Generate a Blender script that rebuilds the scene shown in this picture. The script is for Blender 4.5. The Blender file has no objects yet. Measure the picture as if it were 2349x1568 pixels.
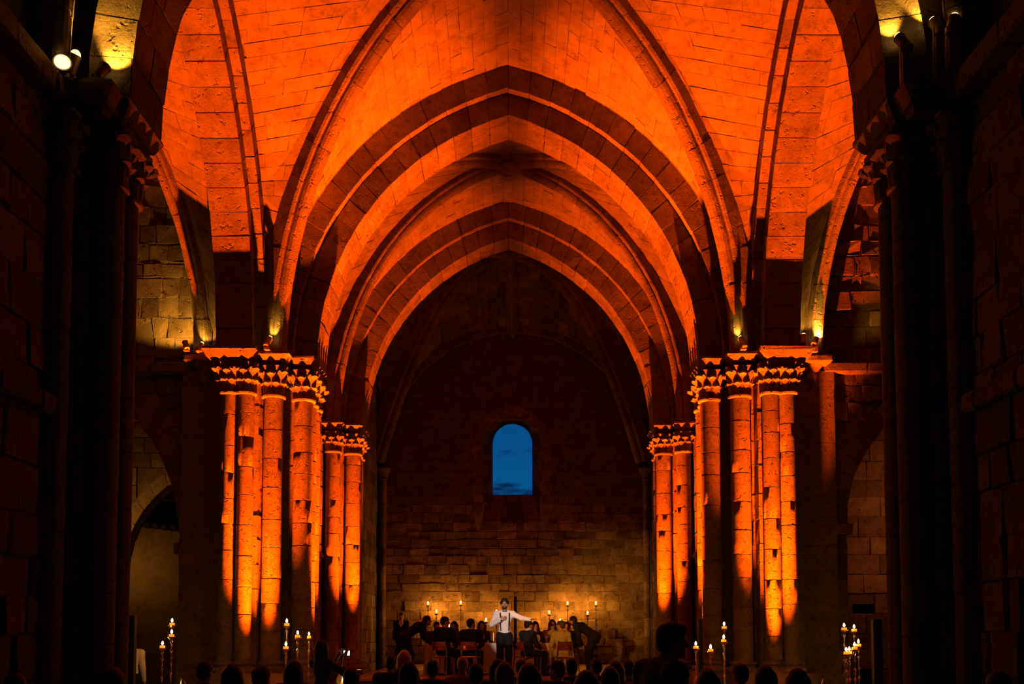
import bpy, math, random
import numpy as np
from mathutils import Vector, Matrix
random.seed(7)
RNG = np.random.default_rng(7)
sc = bpy.context.scene
COL = sc.collection
PI = math.pi

# ------------------------------------------------------------------ camera
F_PX, W_PX, H_PX = 2284.0, 2349.0, 1568.0
PITCH = math.radians(3.6)
EYE = 1.72
HORIZON, VANISH = 1450.0, 1166.0
PRINC = HORIZON - F_PX * math.tan(PITCH)
cam_data = bpy.data.cameras.new('camera')
cam = bpy.data.objects.new('camera', cam_data)
COL.objects.link(cam)
cam.location = (0, 0, EYE)
cam.rotation_euler = (PI / 2 + PITCH, 0, 0)
cam_data.sensor_width = 36
cam_data.lens = 36 * F_PX / W_PX
cam_data.shift_y = (PRINC - H_PX / 2) / W_PX
cam_data.shift_x = (W_PX / 2 - VANISH) / W_PX
cam_data.clip_start = 0.1
cam_data.clip_end = 500
sc.camera = cam

def at(px, py, y):
    """world x, z of a photograph pixel at depth y"""
    c, s = math.cos(PITCH), math.sin(PITCH)
    k = (PRINC - py) / F_PX
    dz = y * (k * c + s) / (c - k * s)
    d = y * c + dz * s
    return (px - VANISH) / F_PX * d, dz + EYE

# ------------------------------------------------------------------ world: dusk sky
world = bpy.data.worlds.new('dusk_sky')
sc.world = world
world.use_nodes = True
nt = world.node_tree
nt.nodes.clear()
def wn(t, **kw):
    n = nt.nodes.new(t)
    for k, v in kw.items():
        setattr(n, k, v)
    return n
w_out = wn('ShaderNodeOutputWorld')
w_bg = wn('ShaderNodeBackground')
w_tc = wn('ShaderNodeTexCoord')
w_sep = wn('ShaderNodeSeparateXYZ')
w_ramp = wn('ShaderNodeValToRGB')
w_ramp.color_ramp.elements[0].position = 0.10
w_ramp.color_ramp.elements[0].color = (0.003, 0.105, 0.29, 1)
w_ramp.color_ramp.elements[1].position = 0.24
w_ramp.color_ramp.elements[1].color = (0.0008, 0.055, 0.21, 1)
w_map = wn('ShaderNodeMapping')
w_map.inputs['Scale'].default_value = (10, 10, 38)
w_map.inputs['Rotation'].default_value = (0, 0.12, 0)
w_map.inputs['Location'].default_value = (3.1, 0, 0.75)
w_noise = wn('ShaderNodeTexNoise')
w_noise.inputs['Scale'].default_value = 1.0
w_noise.inputs['Detail'].default_value = 7
w_noise.inputs['Roughness'].default_value = 0.62
w_low = wn('ShaderNodeMapRange')          # more cloud towards the horizon
w_low.inputs['From Min'].default_value = 0.132
w_low.inputs['From Max'].default_value = 0.160
w_low.inputs['To Min'].default_value = 0.23
w_low.inputs['To Max'].default_value = -0.03
w_add = wn('ShaderNodeMath', operation='ADD')
w_cl = wn('ShaderNodeMapRange')
w_cl.inputs['From Min'].default_value = 0.57
w_cl.inputs['From Max'].default_value = 0.69
w_mix = wn('ShaderNodeMix', data_type='RGBA')
w_mix.inputs[7].default_value = (0.0015, 0.014, 0.06, 1)
L = nt.links.new
L(w_tc.outputs['Generated'], w_sep.inputs[0])
L(w_sep.outputs['Z'], w_ramp.inputs[0])
L(w_tc.outputs['Generated'], w_map.inputs[0])
L(w_map.outputs[0], w_noise.inputs['Vector'])
L(w_sep.outputs['Z'], w_low.inputs['Value'])
L(w_noise.outputs[0], w_add.inputs[0])
L(w_low.outputs[0], w_add.inputs[1])
L(w_add.outputs[0], w_cl.inputs['Value'])
L(w_cl.outputs[0], w_mix.inputs[0])
L(w_ramp.outputs[0], w_mix.inputs[6])
L(w_mix.outputs[2], w_bg.inputs[0])
w_bg.inputs[1].default_value = 1.0
L(w_bg.outputs[0], w_out.inputs[0])

# ------------------------------------------------------------------ exposure
sc.view_settings.view_transform = 'Standard'
sc.view_settings.look = 'None'
sc.view_settings.exposure = 0.0
sc.view_settings.gamma = 1.0
sc.view_settings.use_curve_mapping = False
sc.cycles.diffuse_bounces = 2
sc.cycles.max_bounces = 6
sc.cycles.glossy_bounces = 2
sc.cycles.transmission_bounces = 5
sc.cycles.adaptive_threshold = 0.08

ORANGE = (1.0, 0.085, 0.0004)
AMBER = (1.0, 0.43, 0.04)
UPLIGHT_W = 30000.0
SPOT_W = 60.0

def spot_light(loc, target, color, power, size_deg, blend, radius, parent=None):
    d = bpy.data.lights.new('spot_beam', 'SPOT')
    d.color = color
    d.energy = power
    d.spot_size = math.radians(size_deg)
    d.spot_blend = blend
    d.shadow_soft_size = radius
    o = bpy.data.objects.new('spot_beam', d)
    COL.objects.link(o)
    v = Vector(target) - Vector(loc)
    o.rotation_euler = v.to_track_quat('-Z', 'Y').to_euler()
    o.location = loc
    if parent is not None:
        o.parent = parent
        o.location = Vector(loc) - WLOC[parent.name]
    return o

# white follow light from behind the camera on the man giving the speech, and a warm
# video lamp that throws the guests' shadows on the end wall
spot_light((-1.6, -3.0, 6.4), (0.0, 22.8, 1.98), (1.0, 0.86, 0.80), 13500, 2.6, 0.35, 0.05)

# warm video lamp low at the side of the nave: washes the lower right of the end wall
spot_light((-3.0, 2.5, 2.5), (3.4, 32.5, 2.7), (1.0, 0.43, 0.035), 13000, 10.5, 1.0, 0.10)

# ------------------------------------------------------------------ helpers
WLOC = {}
def tag(o, label=None, cat=None, group=None, kind=None):
    for k, v in (('label', label), ('category', cat), ('group', group), ('kind', kind)):
        if v:
            o[k] = v
    return o

def empty(name, loc=(0, 0, 0), label=None, cat=None, group=None, kind=None, parent=None):
    o = bpy.data.objects.new(name, None)
    COL.objects.link(o)
    o.empty_display_size = 0.2
    if parent is not None:
        o.parent = parent
        o.location = Vector(loc) - WLOC[parent.name]
    else:
        o.location = loc
    WLOC[o.name] = Vector(loc)
    return tag(o, label, cat, group, kind)

def add(name, V, Fc, mat, parent=None, smooth=False, origin=None, **kw):
    """link one mesh object whose vertices are given in world space"""
    V = np.asarray(V, dtype=float)
    c = Vector((V.min(0) + V.max(0)) / 2) if origin is None else Vector(origin)
    me = bpy.data.meshes.new(name)
    me.from_pydata((V - np.array(c)).tolist(), [], Fc)
    if smooth:
        me.shade_smooth()
        me.set_sharp_from_angle(angle=0.6)
    me.materials.append(mat)
    o = bpy.data.objects.new(name, me)
    COL.objects.link(o)
    WLOC[o.name] = c
    if parent is not None:
        o.parent = parent
        o.location = c - WLOC[parent.name]
    else:
        o.location = c
    return tag(o, **kw) if kw else o

def copy_tree(o, loc=None, rz=None, parent=None, scale=None):
    c = o.copy()
    COL.objects.link(c)
    if parent is not None:
        c.parent = parent
    if loc is not None:
        c.location = loc
    if rz is not None:
        c.rotation_euler[2] = rz
    if scale is not None:
        c.scale = (scale, scale, scale)
    for ch in o.children:
        copy_tree(ch, parent=c)
    return c

# unit chamfered box -------------------------------------------------
_CB_FACES = []
def _cb_index():
    idx, n = {}, 0
    for i in (0, 1):
        for j in (0, 1):
            for k in (0, 1):
                for a in (0, 1, 2):
                    idx[(i, j, k, a)] = n
                    n += 1
    return idx
_I = _cb_index()
def _build_cb_faces():
    f = []
    for a in range(3):                      # the six faces
        b, c = [q for q in range(3) if q != a]
        for s in (0, 1):
            loop = []
            for (p, q) in ((0, 0), (1, 0), (1, 1), (0, 1)):
                key = [0, 0, 0]
                key[a], key[b], key[c] = s, p, q
                loop.append(_I[(*key, a)])
            f.append(loop)
    for a in range(3):                      # twelve edges along axis a
        b, c = [q for q in range(3) if q != a]
        for p in (0, 1):
            for q in (0, 1):
                k0, k1 = [0, 0, 0], [0, 0, 0]
                k0[b] = k1[b] = p
                k0[c] = k1[c] = q
                k1[a] = 1
                f.append([_I[(*k0, b)], _I[(*k1, b)], _I[(*k1, c)], _I[(*k0, c)]])
    for i in (0, 1):
        for j in (0, 1):
            for k in (0, 1):
                f.append([_I[(i, j, k, 0)], _I[(i, j, k, 1)], _I[(i, j, k, 2)]])
    ctr = np.array([0.5, 0.5, 0.5])
    P = _cb_verts(0.1, 0.1, 0.1)
    out = []
    for loop in f:
        q = P[loop]
        n = np.cross(q[1] - q[0], q[2] - q[0])
        if np.dot(n, q.mean(0) - ctr) < 0:
            loop = loop[::-1]
        out.append(loop)
    return out
def _cb_verts(eu, ev, ew):
    e = (eu, ev, ew)
    V = np.zeros((24, 3))
    for (i, j, k, a), n in _I.items():
        c = [i, j, k]
        for ax in range(3):
            V[n, ax] = c[ax] if ax == a else (e[ax] if c[ax] == 0 else 1 - e[ax])
    return V
_CBF = _build_cb_faces()

def cstone(name, corners, mat, parent, bev=0.012, jit=0.004, **kw):
    """chamfered block from 8 corners ordered (u,v,w) = 000 100 010 110 001 101 011 111"""
    C = np.asarray(corners, float).reshape(2, 2, 2, 3)      # [w][v][u]
    lu = np.linalg.norm(C[0, 0, 1] - C[0, 0, 0]) + 1e-6
    lu2 = np.linalg.norm(C[0, 1, 1] - C[0, 1, 0]) + 1e-6
    lv = np.linalg.norm(C[0, 1, 0] - C[0, 0, 0]) + 1e-6
    lw = np.linalg.norm(C[1, 0, 0] - C[0, 0, 0]) + 1e-6
    U = _cb_verts(min(.3, bev / max(lu, lu2)), min(.3, bev / lv), min(.3, bev / lw))
    u, v, w = U[:, 0:1], U[:, 1:2], U[:, 2:3]
    P = ((C[0, 0, 0] * (1 - u) + C[0, 0, 1] * u) * (1 - v) + (C[0, 1, 0] * (1 - u) + C[0, 1, 1] * u) * v) * (1 - w) + \
        ((C[1, 0, 0] * (1 - u) + C[1, 0, 1] * u) * (1 - v) + (C[1, 1, 0] * (1 - u) + C[1, 1, 1] * u) * v) * w
    if jit:
        P = P + RNG.normal(0, jit, P.shape)
    fl = np.dot(np.cross(C[0, 0, 1] - C[0, 0, 0], C[0, 1, 0] - C[0, 0, 0]), C[1, 0, 0] - C[0, 0, 0]) < 0
    Fc = [f[::-1] for f in _CBF] if fl else _CBF
    return add(name, P, Fc, mat, parent, **kw)

def cbox(name, lo, hi, mat, parent=None, bev=0.012, jit=0.0, **kw):
    (x0, y0, z0), (x1, y1, z1) = lo, hi
    c = [(x0, y0, z0), (x1, y0, z0), (x0, y1, z0), (x1, y1, z0), (x0, y0, z1), (x1, y0, z1), (x0, y1, z1), (x1, y1, z1)]
    return cstone(name, c, mat, parent, bev, jit, **kw)

def raw_box(lo, hi):
    (x0, y0, z0), (x1, y1, z1) = lo, hi
    V = [(x0, y0, z0), (x1, y0, z0), (x1, y1, z0), (x0, y1, z0), (x0, y0, z1), (x1, y0, z1), (x1, y1, z1), (x0, y1, z1)]
    return V, [(0, 3, 2, 1), (4, 5, 6, 7), (0, 1, 5, 4), (1, 2, 6, 5), (2, 3, 7, 6), (3, 0, 4, 7)]

def merge(parts):
    V, Fc, n = [], [], 0
    for v, f in parts:
        V.extend([tuple(p) for p in v])
        Fc.extend([tuple(i + n for i in q) for q in f])
        n += len(v)
    return V, Fc

def lathe(profile, seg=24, centre=(0, 0, 0), squash=None, cap=True):
    """profile = [(r, z)] from bottom to top"""
    V, Fc = [], []
    cx, cy, cz = centre
    for r, z in profile:
        for i in range(seg):
            a = 2 * PI * i / seg
            V.append((cx + r * math.cos(a), cy + r * math.sin(a), cz + z))
    m = len(profile)
    for j in range(m - 1):
        for i in range(seg):
            a, b = j * seg + i, j * seg + (i + 1) % seg
            Fc.append((a, b, b + seg, a + seg))
    if cap:
        Fc.append(tuple(range(seg))[::-1])
        Fc.append(tuple(range((m - 1) * seg, m * seg)))
    return V, Fc

def tube(path, r, seg=8, radii=None):
    P = [Vector(p) for p in path]
    V, Fc = [], []
    n = len(P)
    up = Vector((0, 0, 1))
    prev = None
    for i, p in enumerate(P):
        t = (P[min(i + 1, n - 1)] - P[max(i - 1, 0)]).normalized()
        a = t.cross(up)
        if a.length < 1e-3:
            a = t.cross(Vector((1, 0, 0))) if prev is None else prev
        a = a.normalized()
        if prev is not None and a.dot(prev) < 0:
            a = -a
        prev = a
        b = t.cross(a).normalized()
        rr = radii[i] if radii else r
        for k in range(seg):
            q = 2 * PI * k / seg
            V.append(p + a * math.cos(q) * rr + b * math.sin(q) * rr)
    for i in range(n - 1):
        for k in range(seg):
            a, b = i * seg + k, i * seg + (k + 1) % seg
            Fc.append((a, b, b + seg, a + seg))
    Fc.append(tuple(range(seg))[::-1])
    Fc.append(tuple(range((n - 1) * seg, n * seg)))
    return V, Fc

def prism(poly, z0, z1, jit=0.0, scale_top=None):
    n = len(poly)
    V = [(x + random.gauss(0, jit), y + random.gauss(0, jit), z0) for x, y in poly] + \
        [(x + random.gauss(0, jit), y + random.gauss(0, jit), z1) for x, y in poly]
    a = sum(poly[i][0] * poly[(i + 1) % n][1] - poly[(i + 1) % n][0] * poly[i][1] for i in range(n))
    Fc = [tuple(range(n))[::-1], tuple(range(n, 2 * n))] + [(i, (i + 1) % n, (i + 1) % n + n, i + n) for i in range(n)]
    if a < 0:
        Fc = [f[::-1] for f in Fc]
    return V, Fc

# ------------------------------------------------------------------ materials
def node_mat(name):
    m = bpy.data.materials.new(name)
    m.use_nodes = True
    t = m.node_tree
    return m, t, t.nodes['Principled BSDF']

def stone_mat(name, c0, c1, bump=0.5, pits=0.5, scale=1.0, vary=0.22, pit_thr=0.62):
    m, t, b = node_mat(name)
    N, K = t.nodes.new, t.links.new
    geo = N('ShaderNodeNewGeometry')
    oi = N('ShaderNodeObjectInfo')
    n1 = N('ShaderNodeTexNoise'); n1.inputs['Scale'].default_value = 1.9 * scale; n1.inputs['Detail'].default_value = 2; n1.inputs['Roughness'].default_value = 0.62
    n2 = N('ShaderNodeTexNoise'); n2.inputs['Scale'].default_value = 26 * scale; n2.inputs['Detail'].default_value = 5; n2.inputs['Roughness'].default_value = 0.7
    n3 = N('ShaderNodeTexNoise'); n3.inputs['Scale'].default_value = 9 * scale; n3.inputs['Detail'].default_value = 2; n3.inputs['Roughness'].default_value = 0.55
    for n in (n1, n2, n3):
        K(geo.outputs['Position'], n.inputs['Vector'])
    mix = N('ShaderNodeMix'); mix.data_type = 'RGBA'
    mix.inputs[6].default_value = (*c0, 1); mix.inputs[7].default_value = (*c1, 1)
    r1 = N('ShaderNodeMapRange'); r1.inputs['From Min'].default_value = 0.35; r1.inputs['From Max'].default_value = 0.65
    K(n1.outputs[0], r1.inputs[0]); K(r1.outputs[0], mix.inputs[0])
    hsv = N('ShaderNodeHueSaturation')
    rv = N('ShaderNodeMapRange'); rv.inputs['To Min'].default_value = 1 - vary; rv.inputs['To Max'].default_value = 1 + vary * 0.7
    K(oi.outputs['Random'], rv.inputs[0]); K(rv.outputs[0], hsv.inputs['Value'])
    K(mix.outputs[2], hsv.inputs['Color'])
    # dark weathering pits
    pr = N('ShaderNodeMapRange'); pr.inputs['From Min'].default_value = pit_thr; pr.inputs['From Max'].default_value = pit_thr + 0.08
    K(n3.outputs[0], pr.inputs[0])
    n4 = N('ShaderNodeTexNoise'); n4.inputs['Scale'].default_value = 5.5 * scale; n4.inputs['Detail'].default_value = 4; n4.inputs['Roughness'].default_value = 0.75
    K(geo.outputs['Position'], n4.inputs['Vector'])
    st_ = N('ShaderNodeMapRange'); st_.inputs['From Min'].default_value = 0.50; st_.inputs['From Max'].default_value = 0.72; st_.inputs['To Min'].default_value = 1.0; st_.inputs['To Max'].default_value = 0.55
    K(n4.outputs[0], st_.inputs[0])
    mul = N('ShaderNodeMix'); mul.data_type = 'RGBA'; mul.blend_type = 'MULTIPLY'; mul.inputs[0].default_value = 1.0
    K(hsv.outputs[0], mul.inputs[6]); K(st_.outputs[0], mul.inputs[7])
    K(mul.outputs[2], b.inputs['Base Color'])
    b.inputs['Roughness'].default_value = 0.92
    b.inputs['Specular IOR Level'].default_value = 0.12
    h = N('ShaderNodeMath'); h.operation = 'MULTIPLY_ADD'; h.inputs[1].default_value = -pits
    K(pr.outputs[0], h.inputs[0]); K(n2.outputs[0], h.inputs[2])
    bp = N('ShaderNodeBump'); bp.inputs['Strength'].default_value = bump; bp.inputs['Distance'].default_value = 0.03
    K(h.outputs[0], bp.inputs['Height']); K(bp.outputs[0], b.inputs['Normal'])
    return m

def plain(name, col, rough=0.7, metal=0.0, spec=0.3, noise=0.15, scale=12, bump=0.0, trans=0.0, alpha=None, vary=0.0):
    m, t, b = node_mat(name)
    N, K = t.nodes.new, t.links.new
    tc = N('ShaderNodeTexCoord')
    n1 = N('ShaderNodeTexNoise'); n1.inputs['Scale'].default_value = scale; n1.inputs['Detail'].default_value = 5
    K(tc.outputs['Object'], n1.inputs['Vector'])
    hsv = N('ShaderNodeHueSaturation'); hsv.inputs['Color'].default_value = (*col, 1)
    r = N('ShaderNodeMapRange'); r.inputs['To Min'].default_value = 1 - noise; r.inputs['To Max'].default_value = 1 + noise
    K(n1.outputs[0], r.inputs[0]); K(r.outputs[0], hsv.inputs['Value'])
    K(hsv.outputs[0], b.inputs['Base Color'])
    b.inputs['Roughness'].default_value = rough
    b.inputs['Metallic'].default_value = metal
    b.inputs['Specular IOR Level'].default_value = spec
    b.inputs['Transmission Weight'].default_value = trans
    if bump:
        bp = N('ShaderNodeBump'); bp.inputs['Strength'].default_value = bump; bp.inputs['Distance'].default_value = 0.01
        K(n1.outputs[0], bp.inputs['Height']); K(bp.outputs[0], b.inputs['Normal'])
    return m

def emit(name, col, strength, lights=True):
    m = bpy.data.materials.new(name)
    m.use_nodes = True
    t = m.node_tree
    t.nodes.clear()
    e = t.nodes.new('ShaderNodeEmission'); o = t.nodes.new('ShaderNodeOutputMaterial')
    e.inputs[0].default_value = (*col, 1); e.inputs[1].default_value = strength
    t.links.new(e.outputs[0], o.inputs[0])
    if not lights:
        m.cycles.emission_sampling = 'NONE'
    return m

STONE = stone_mat('limestone', (0.25, 0.20, 0.135), (0.18, 0.138, 0.09), bump=0.7, pits=1.1)
SHAFT = stone_mat('pitted_limestone', (0.29, 0.23, 0.16), (0.22, 0.175, 0.12), bump=1.0, pits=1.3, pit_thr=0.62, vary=0.10, scale=1.5)
WEB = stone_mat('vault_stone', (0.28, 0.23, 0.16), (0.215, 0.17, 0.12), bump=0.35, pits=0.5, vary=0.10, pit_thr=0.66)
RUBBLE = stone_mat('dark_weathered_stone', (0.27, 0.20, 0.13), (0.16, 0.11, 0.07), bump=1.0, pits=1.2, vary=0.38)
MORTAR = stone_mat('mortar', (0.17, 0.135, 0.09), (0.13, 0.10, 0.07), bump=0.3, pits=0.2)
WEB_MORTAR = stone_mat('vault_mortar', (0.20, 0.16, 0.11), (0.165, 0.13, 0.09), bump=0.3, pits=0.2)
MORTAR_LT = stone_mat('pale_mortar', (0.36, 0.27, 0.17), (0.28, 0.21, 0.13), bump=0.4, pits=0.2)
FLOORM = stone_mat('floor_stone', (0.16, 0.12, 0.09), (0.11, 0.08, 0.06), bump=0.3, pits=0.2)
WOOD = plain('dark_timber', (0.06, 0.035, 0.02), 0.7, noise=0.4, scale=5)
PLANK = plain('stage_plank', (0.30, 0.18, 0.09), 0.55, noise=0.3, scale=4)
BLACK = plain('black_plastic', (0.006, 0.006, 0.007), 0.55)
LAMPM = plain('lamp_housing', (0.34, 0.27, 0.20), 0.45, metal=0.3)
LENS = emit('warm_lens', (1.0, 0.55, 0.14), 5.0, False)
LENS_UP = emit('orange_lens', ORANGE, 25.0, False)
# ================================================================== structure
ZA = 7.35                    # top of the abaci, where every arch springs
A0, RISE = 3.98, 5.27        # intrados of the main arches
YC = 15.9                    # middle of the crossing
Y1, Y2, YB = 20.2, 26.75, 32.6

def arc_geom(a, h):
    R = (a * a + h * h) / (2 * a)
    return R, R - a

def arch_pt(a, h, dr, t):
    """point of a pointed arch (t 0..1 left spring > apex > right spring), dr outwards; returns (s, z, ns, nz)"""
    R, off = arc_geom(a, h)
    R2 = R + dr
    top = math.acos(off / R2)
    q = t * 2 if t <= 0.5 else (1 - t) * 2
    th = q * top
    s = R2 * math.cos(th) - off
    z = R2 * math.sin(th)
    sg = -1 if t <= 0.5 else 1
    return sg * s, z, sg * math.cos(th), math.sin(th)

def arch_order(root, a, h, t0, t1, frame, d0, d1, n, mat=STONE, zs=ZA, name='voussoir', rng=(0, 1), gap=0.004, split=1):
    """one ring of wedge stones. frame(s, d, z) -> world; d0..d1 along the arch's depth"""
    out = []
    for i in range(n):
        ta, tb = i / n, (i + 1) / n
        if tb <= rng[0] or ta >= rng[1]:
            continue
        R = arc_geom(a, h)[0]
        g = gap / (2 * R * math.acos(arc_geom(a, h)[1] / R))
        ua, ub = ta + g, tb - g
        cuts = [0, 1] if split == 1 else ([0, 0.52, 1] if i % 2 else [0, 0.30, 1])
        pj = random.uniform(-0.006, 0.006)
        for k in range(len(cuts) - 1):
            da = d0 + (d1 - d0) * cuts[k] + (0.003 if k else 0)
            db = d0 + (d1 - d0) * cuts[k + 1]
            c = []
            for rr in (t0 + pj, t1):
                for d in (da, db):
                    for t in (ua, ub):
                        s, z, _, _ = arch_pt(a, h, rr, t)
                        c.append(frame(s, d, zs + z))
            out.append(cstone(name, c, mat, root, bev=0.006, jit=0.0035))
    return out

def cross_frame(xc, y0):
    return lambda s, d, z: (xc + s, y0 + d, z)
def side_frame(x0, sgn, yc):
    return lambda s, d, z: (x0 + sgn * d, yc + s, z)

# ---- floor and closing shell
floor = add('floor', *raw_box((-16, -7, -0.2), (16, 40, 0.0)), FLOORM, kind='structure',
            label='dark stone floor of the church under the guests')
root = empty('floor_chancel', (0, 27, 0), kind='structure', label='raised stone floor of the chancel behind the crossing')
add('platform', *raw_box((-5.0, 21.7, 0.0), (5.0, 32.9, 0.42)), FLOORM, root)
for k in range(2):
    cbox('step', (-3.75, 21.05 + 0.33 * k, 0.0), (3.75, 21.7, 0.16 + 0.14 * k), STONE, root)

def sheet(A, B, nt_, nv, off=0.0, flip=False, t0=0.0, t1=1.0):
    V, Fc = [], []
    for i in range(nt_ + 1):
        t = t0 + (t1 - t0) * i / nt_
        a, b = np.array(A(t)), np.array(B(t))
        dt = 1e-3
        da = np.array(A(min(1, t + dt))) - np.array(A(max(0, t - dt)))
        n = np.cross(da, b - a)
        l = np.linalg.norm(n)
        n = n / l if l > 1e-9 else np.array((0, 0, 1.0))
        if n[2] < 0 or (abs(n[2]) < 1e-3):
            n = -n if n[2] < 0 else n
        for j in range(nv + 1):
            V.append(a + (b - a) * j / nv + n * off)
    for i in range(nt_):
        for j in range(nv):
            q = i * (nv + 1) + j
            Fc.append((q, q + 1, q + nv + 2, q + nv + 1))
    return V, Fc

def web(root, A, B, course, slen, t0=0.0, t1=1.0, mat=WEB, thick=0.16, vmin=0.0):
    """courses of vault stones between curve A (wall arch) and curve B (rib)"""
    M = 400
    ts = np.linspace(t0, t1, M + 1)
    pa = np.array([A(t) for t in ts])
    L = np.concatenate([[0], np.cumsum(np.linalg.norm(np.diff(pa, axis=0), axis=1))])
    n = max(2, int(round(L[-1] / course)))
    edges = np.interp(np.linspace(0, L[-1], n + 1), L, ts)
    cnt = 0
    for i in range(n):
        ta, tb = edges[i], edges[i + 1]
        tm = (ta + tb) / 2
        a, b = np.array(A(tm)), np.array(B(tm))
        ln = np.linalg.norm(b - a)
        if ln < 0.12:
            continue
        da = np.array(A(tb)) - np.array(A(ta))
        nn = np.cross(da, b - a)
        l = np.linalg.norm(nn)
        if l < 1e-9:
            continue
        nn /= l
        if nn[2] < 0:
            nn = -nn
        cw = np.linalg.norm(da)
        gt = 0.5 * 0.005 / max(cw, 0.05) * (tb - ta)
        pos = -random.uniform(0, 0.9) * slen
        while pos < ln:
            s = slen * random.uniform(0.7, 1.35)
            v0, v1 = max(0.0, pos), min(ln, pos + s)
            pos += s
            if v1 - v0 < 0.08:
                continue
            va, vb = (v0 + 0.0025) / ln, (v1 - 0.0025) / ln
            pr = random.uniform(-0.007, 0.006)
            c = []
            for w in (pr, thick):
                for v in (va, vb):
                    for t in (ta + gt, tb - gt):
                        p = np.array(A(t)) * (1 - v) + np.array(B(t)) * v
                        c.append(p + nn * w)
            cstone('vault_stone', c, mat, root, bev=0.004, jit=0.003)
            cnt += 1
    return cnt

def round_shape(d):
    return math.sqrt(max(0.0, 1 - min(1, d) ** 2))
def pointed_shape(d):
    return max(0.0, 1 - min(1, d) ** 2.3)
def rib_curve(p0, key, zk, zs=ZA, shp=round_shape):
    """half diagonal from a springing point to the key; q 0..1"""
    x0, y0 = p0
    def f(q):
        if shp is not round_shape:
            d = 1 - q
            return (key[0] + (x0 - key[0]) * d, key[1] + (y0 - key[1]) * d, zs + (zk - zs) * shp(d))
        # quarter ellipse by angle
        th = q * PI / 2
        d = math.cos(th)
        return (key[0] + (x0 - key[0]) * d, key[1] + (y0 - key[1]) * d, zs + (zk - zs) * math.sin(th))
    return f

def rib_at(p0, key, zk, zs=ZA):
    """height of a half diagonal above fraction d of its plan length (1 = springing)"""
    return lambda d: zs + (zk - zs) * math.sqrt(max(0.0, 1 - min(1, d) ** 2))

RIB_PROFILE = [(-0.165, 0.20), (-0.165, -0.11), (-0.14, -0.145), (-0.10, -0.145), (-0.098, -0.20), (-0.080, -0.25), (-0.045, -0.283),
               (0.0, -0.295), (0.045, -0.283), (0.080, -0.25), (0.098, -0.20), (0.10, -0.145), (0.14, -0.145), (0.165, -0.11), (0.165, 0.20)]
def rib(root, curve, n, scale=1.0, q0=0.0, q1=1.0, mat=STONE, profile=RIB_PROFILE, name='rib_stone'):
    """moulded rib: stones swept along the curve, depth below it"""
    for i in range(n):
        V, Fc = [], []
        ga = 0.004
        m = len(profile)
        steps = 2
        js = random.gauss(0, 0.004)
        for k in range(steps + 1):
            q = q0 + (q1 - q0) * (i + (k / steps) * (1 - 2 * ga) + ga) / n
            p = Vector(curve(q))
            tg = (Vector(curve(min(1, q + 2e-3))) - Vector(curve(max(0, q - 2e-3)))).normalized()
            side = tg.cross(Vector((0, 0, 1)))
            if side.length < 1e-3:
                c0, c1 = Vector(curve(0)), Vector(curve(1))
                side = (c1 - c0).cross(Vector((0, 0, 1)))
            side.normalize()
            up = side.cross(tg).normalized()
            if up.z < 0 and abs(up.z) > 0.02:
                up = -up
            hz = Vector(curve(1)) - Vector(curve(0)); hz.z = 0
            if up.dot(hz) > 0:
                up = -up
            for (a, b) in profile:
                V.append(p + side * (a * scale + js) + up * ((b + 0.0) * scale) + Vector([random.gauss(0, 0.0025) for _ in range(3)]))
        for k in range(steps):
            for j in range(m):
                a, b = k * m + j, k * m + (j + 1) % m
                Fc.append((a, b, b + m, a + m))
        Fc.append(tuple(range(m))[::-1])
        Fc.append(tuple(range(steps * m, (steps + 1) * m)))
        add(name, V, Fc, mat, root)

# ---- big arches -------------------------------------------------------
def great_arch(y0, label, depth=1.25, rng=(0, 1), n=34, second=True, name='arch'):
    r = empty(name, (0, y0, ZA), kind='structure', label=label)
    fr = cross_frame(0, y0)
    arch_order(r, A0, RISE, 0.0, 0.46, fr, 0.20 if second else 0.0, depth, n, rng=rng, split=2)
    if second:
        arch_order(r, A0, RISE, 0.47, 0.97, fr, 0.0, 0.55, n, rng=rng)
    return r

great_arch(Y1, 'near pointed chancel arch of two stepped stone orders, largest in view')
great_arch(Y2, 'farther pointed stone arch framing the dark end wall', depth=1.05)
great_arch(10.15, 'dark arch overhead carried on the foreground piers', depth=0.95, second=False)

SIDE_A, SIDE_H = 3.72, 5.62
for sg, lab in ((-1, 'side arch on the left of the crossing with wide orange soffit'),
                (1, 'side arch on the right of the crossing with wide orange soffit')):
    r = empty('arch', (sg * 5.4, YC, ZA), kind='structure', label=lab)
    fr = side_frame(sg * 5.12, sg, YC)
    arch_order(r, SIDE_A, SIDE_H, 0.0, 0.42, fr, 0.0, 0.74, 32, split=1)
    fr = side_frame(sg * 4.94, sg, YC)
    arch_order(r, SIDE_A, SIDE_H, 0.33, 0.72, fr, 0.0, 0.40, 32)

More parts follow.
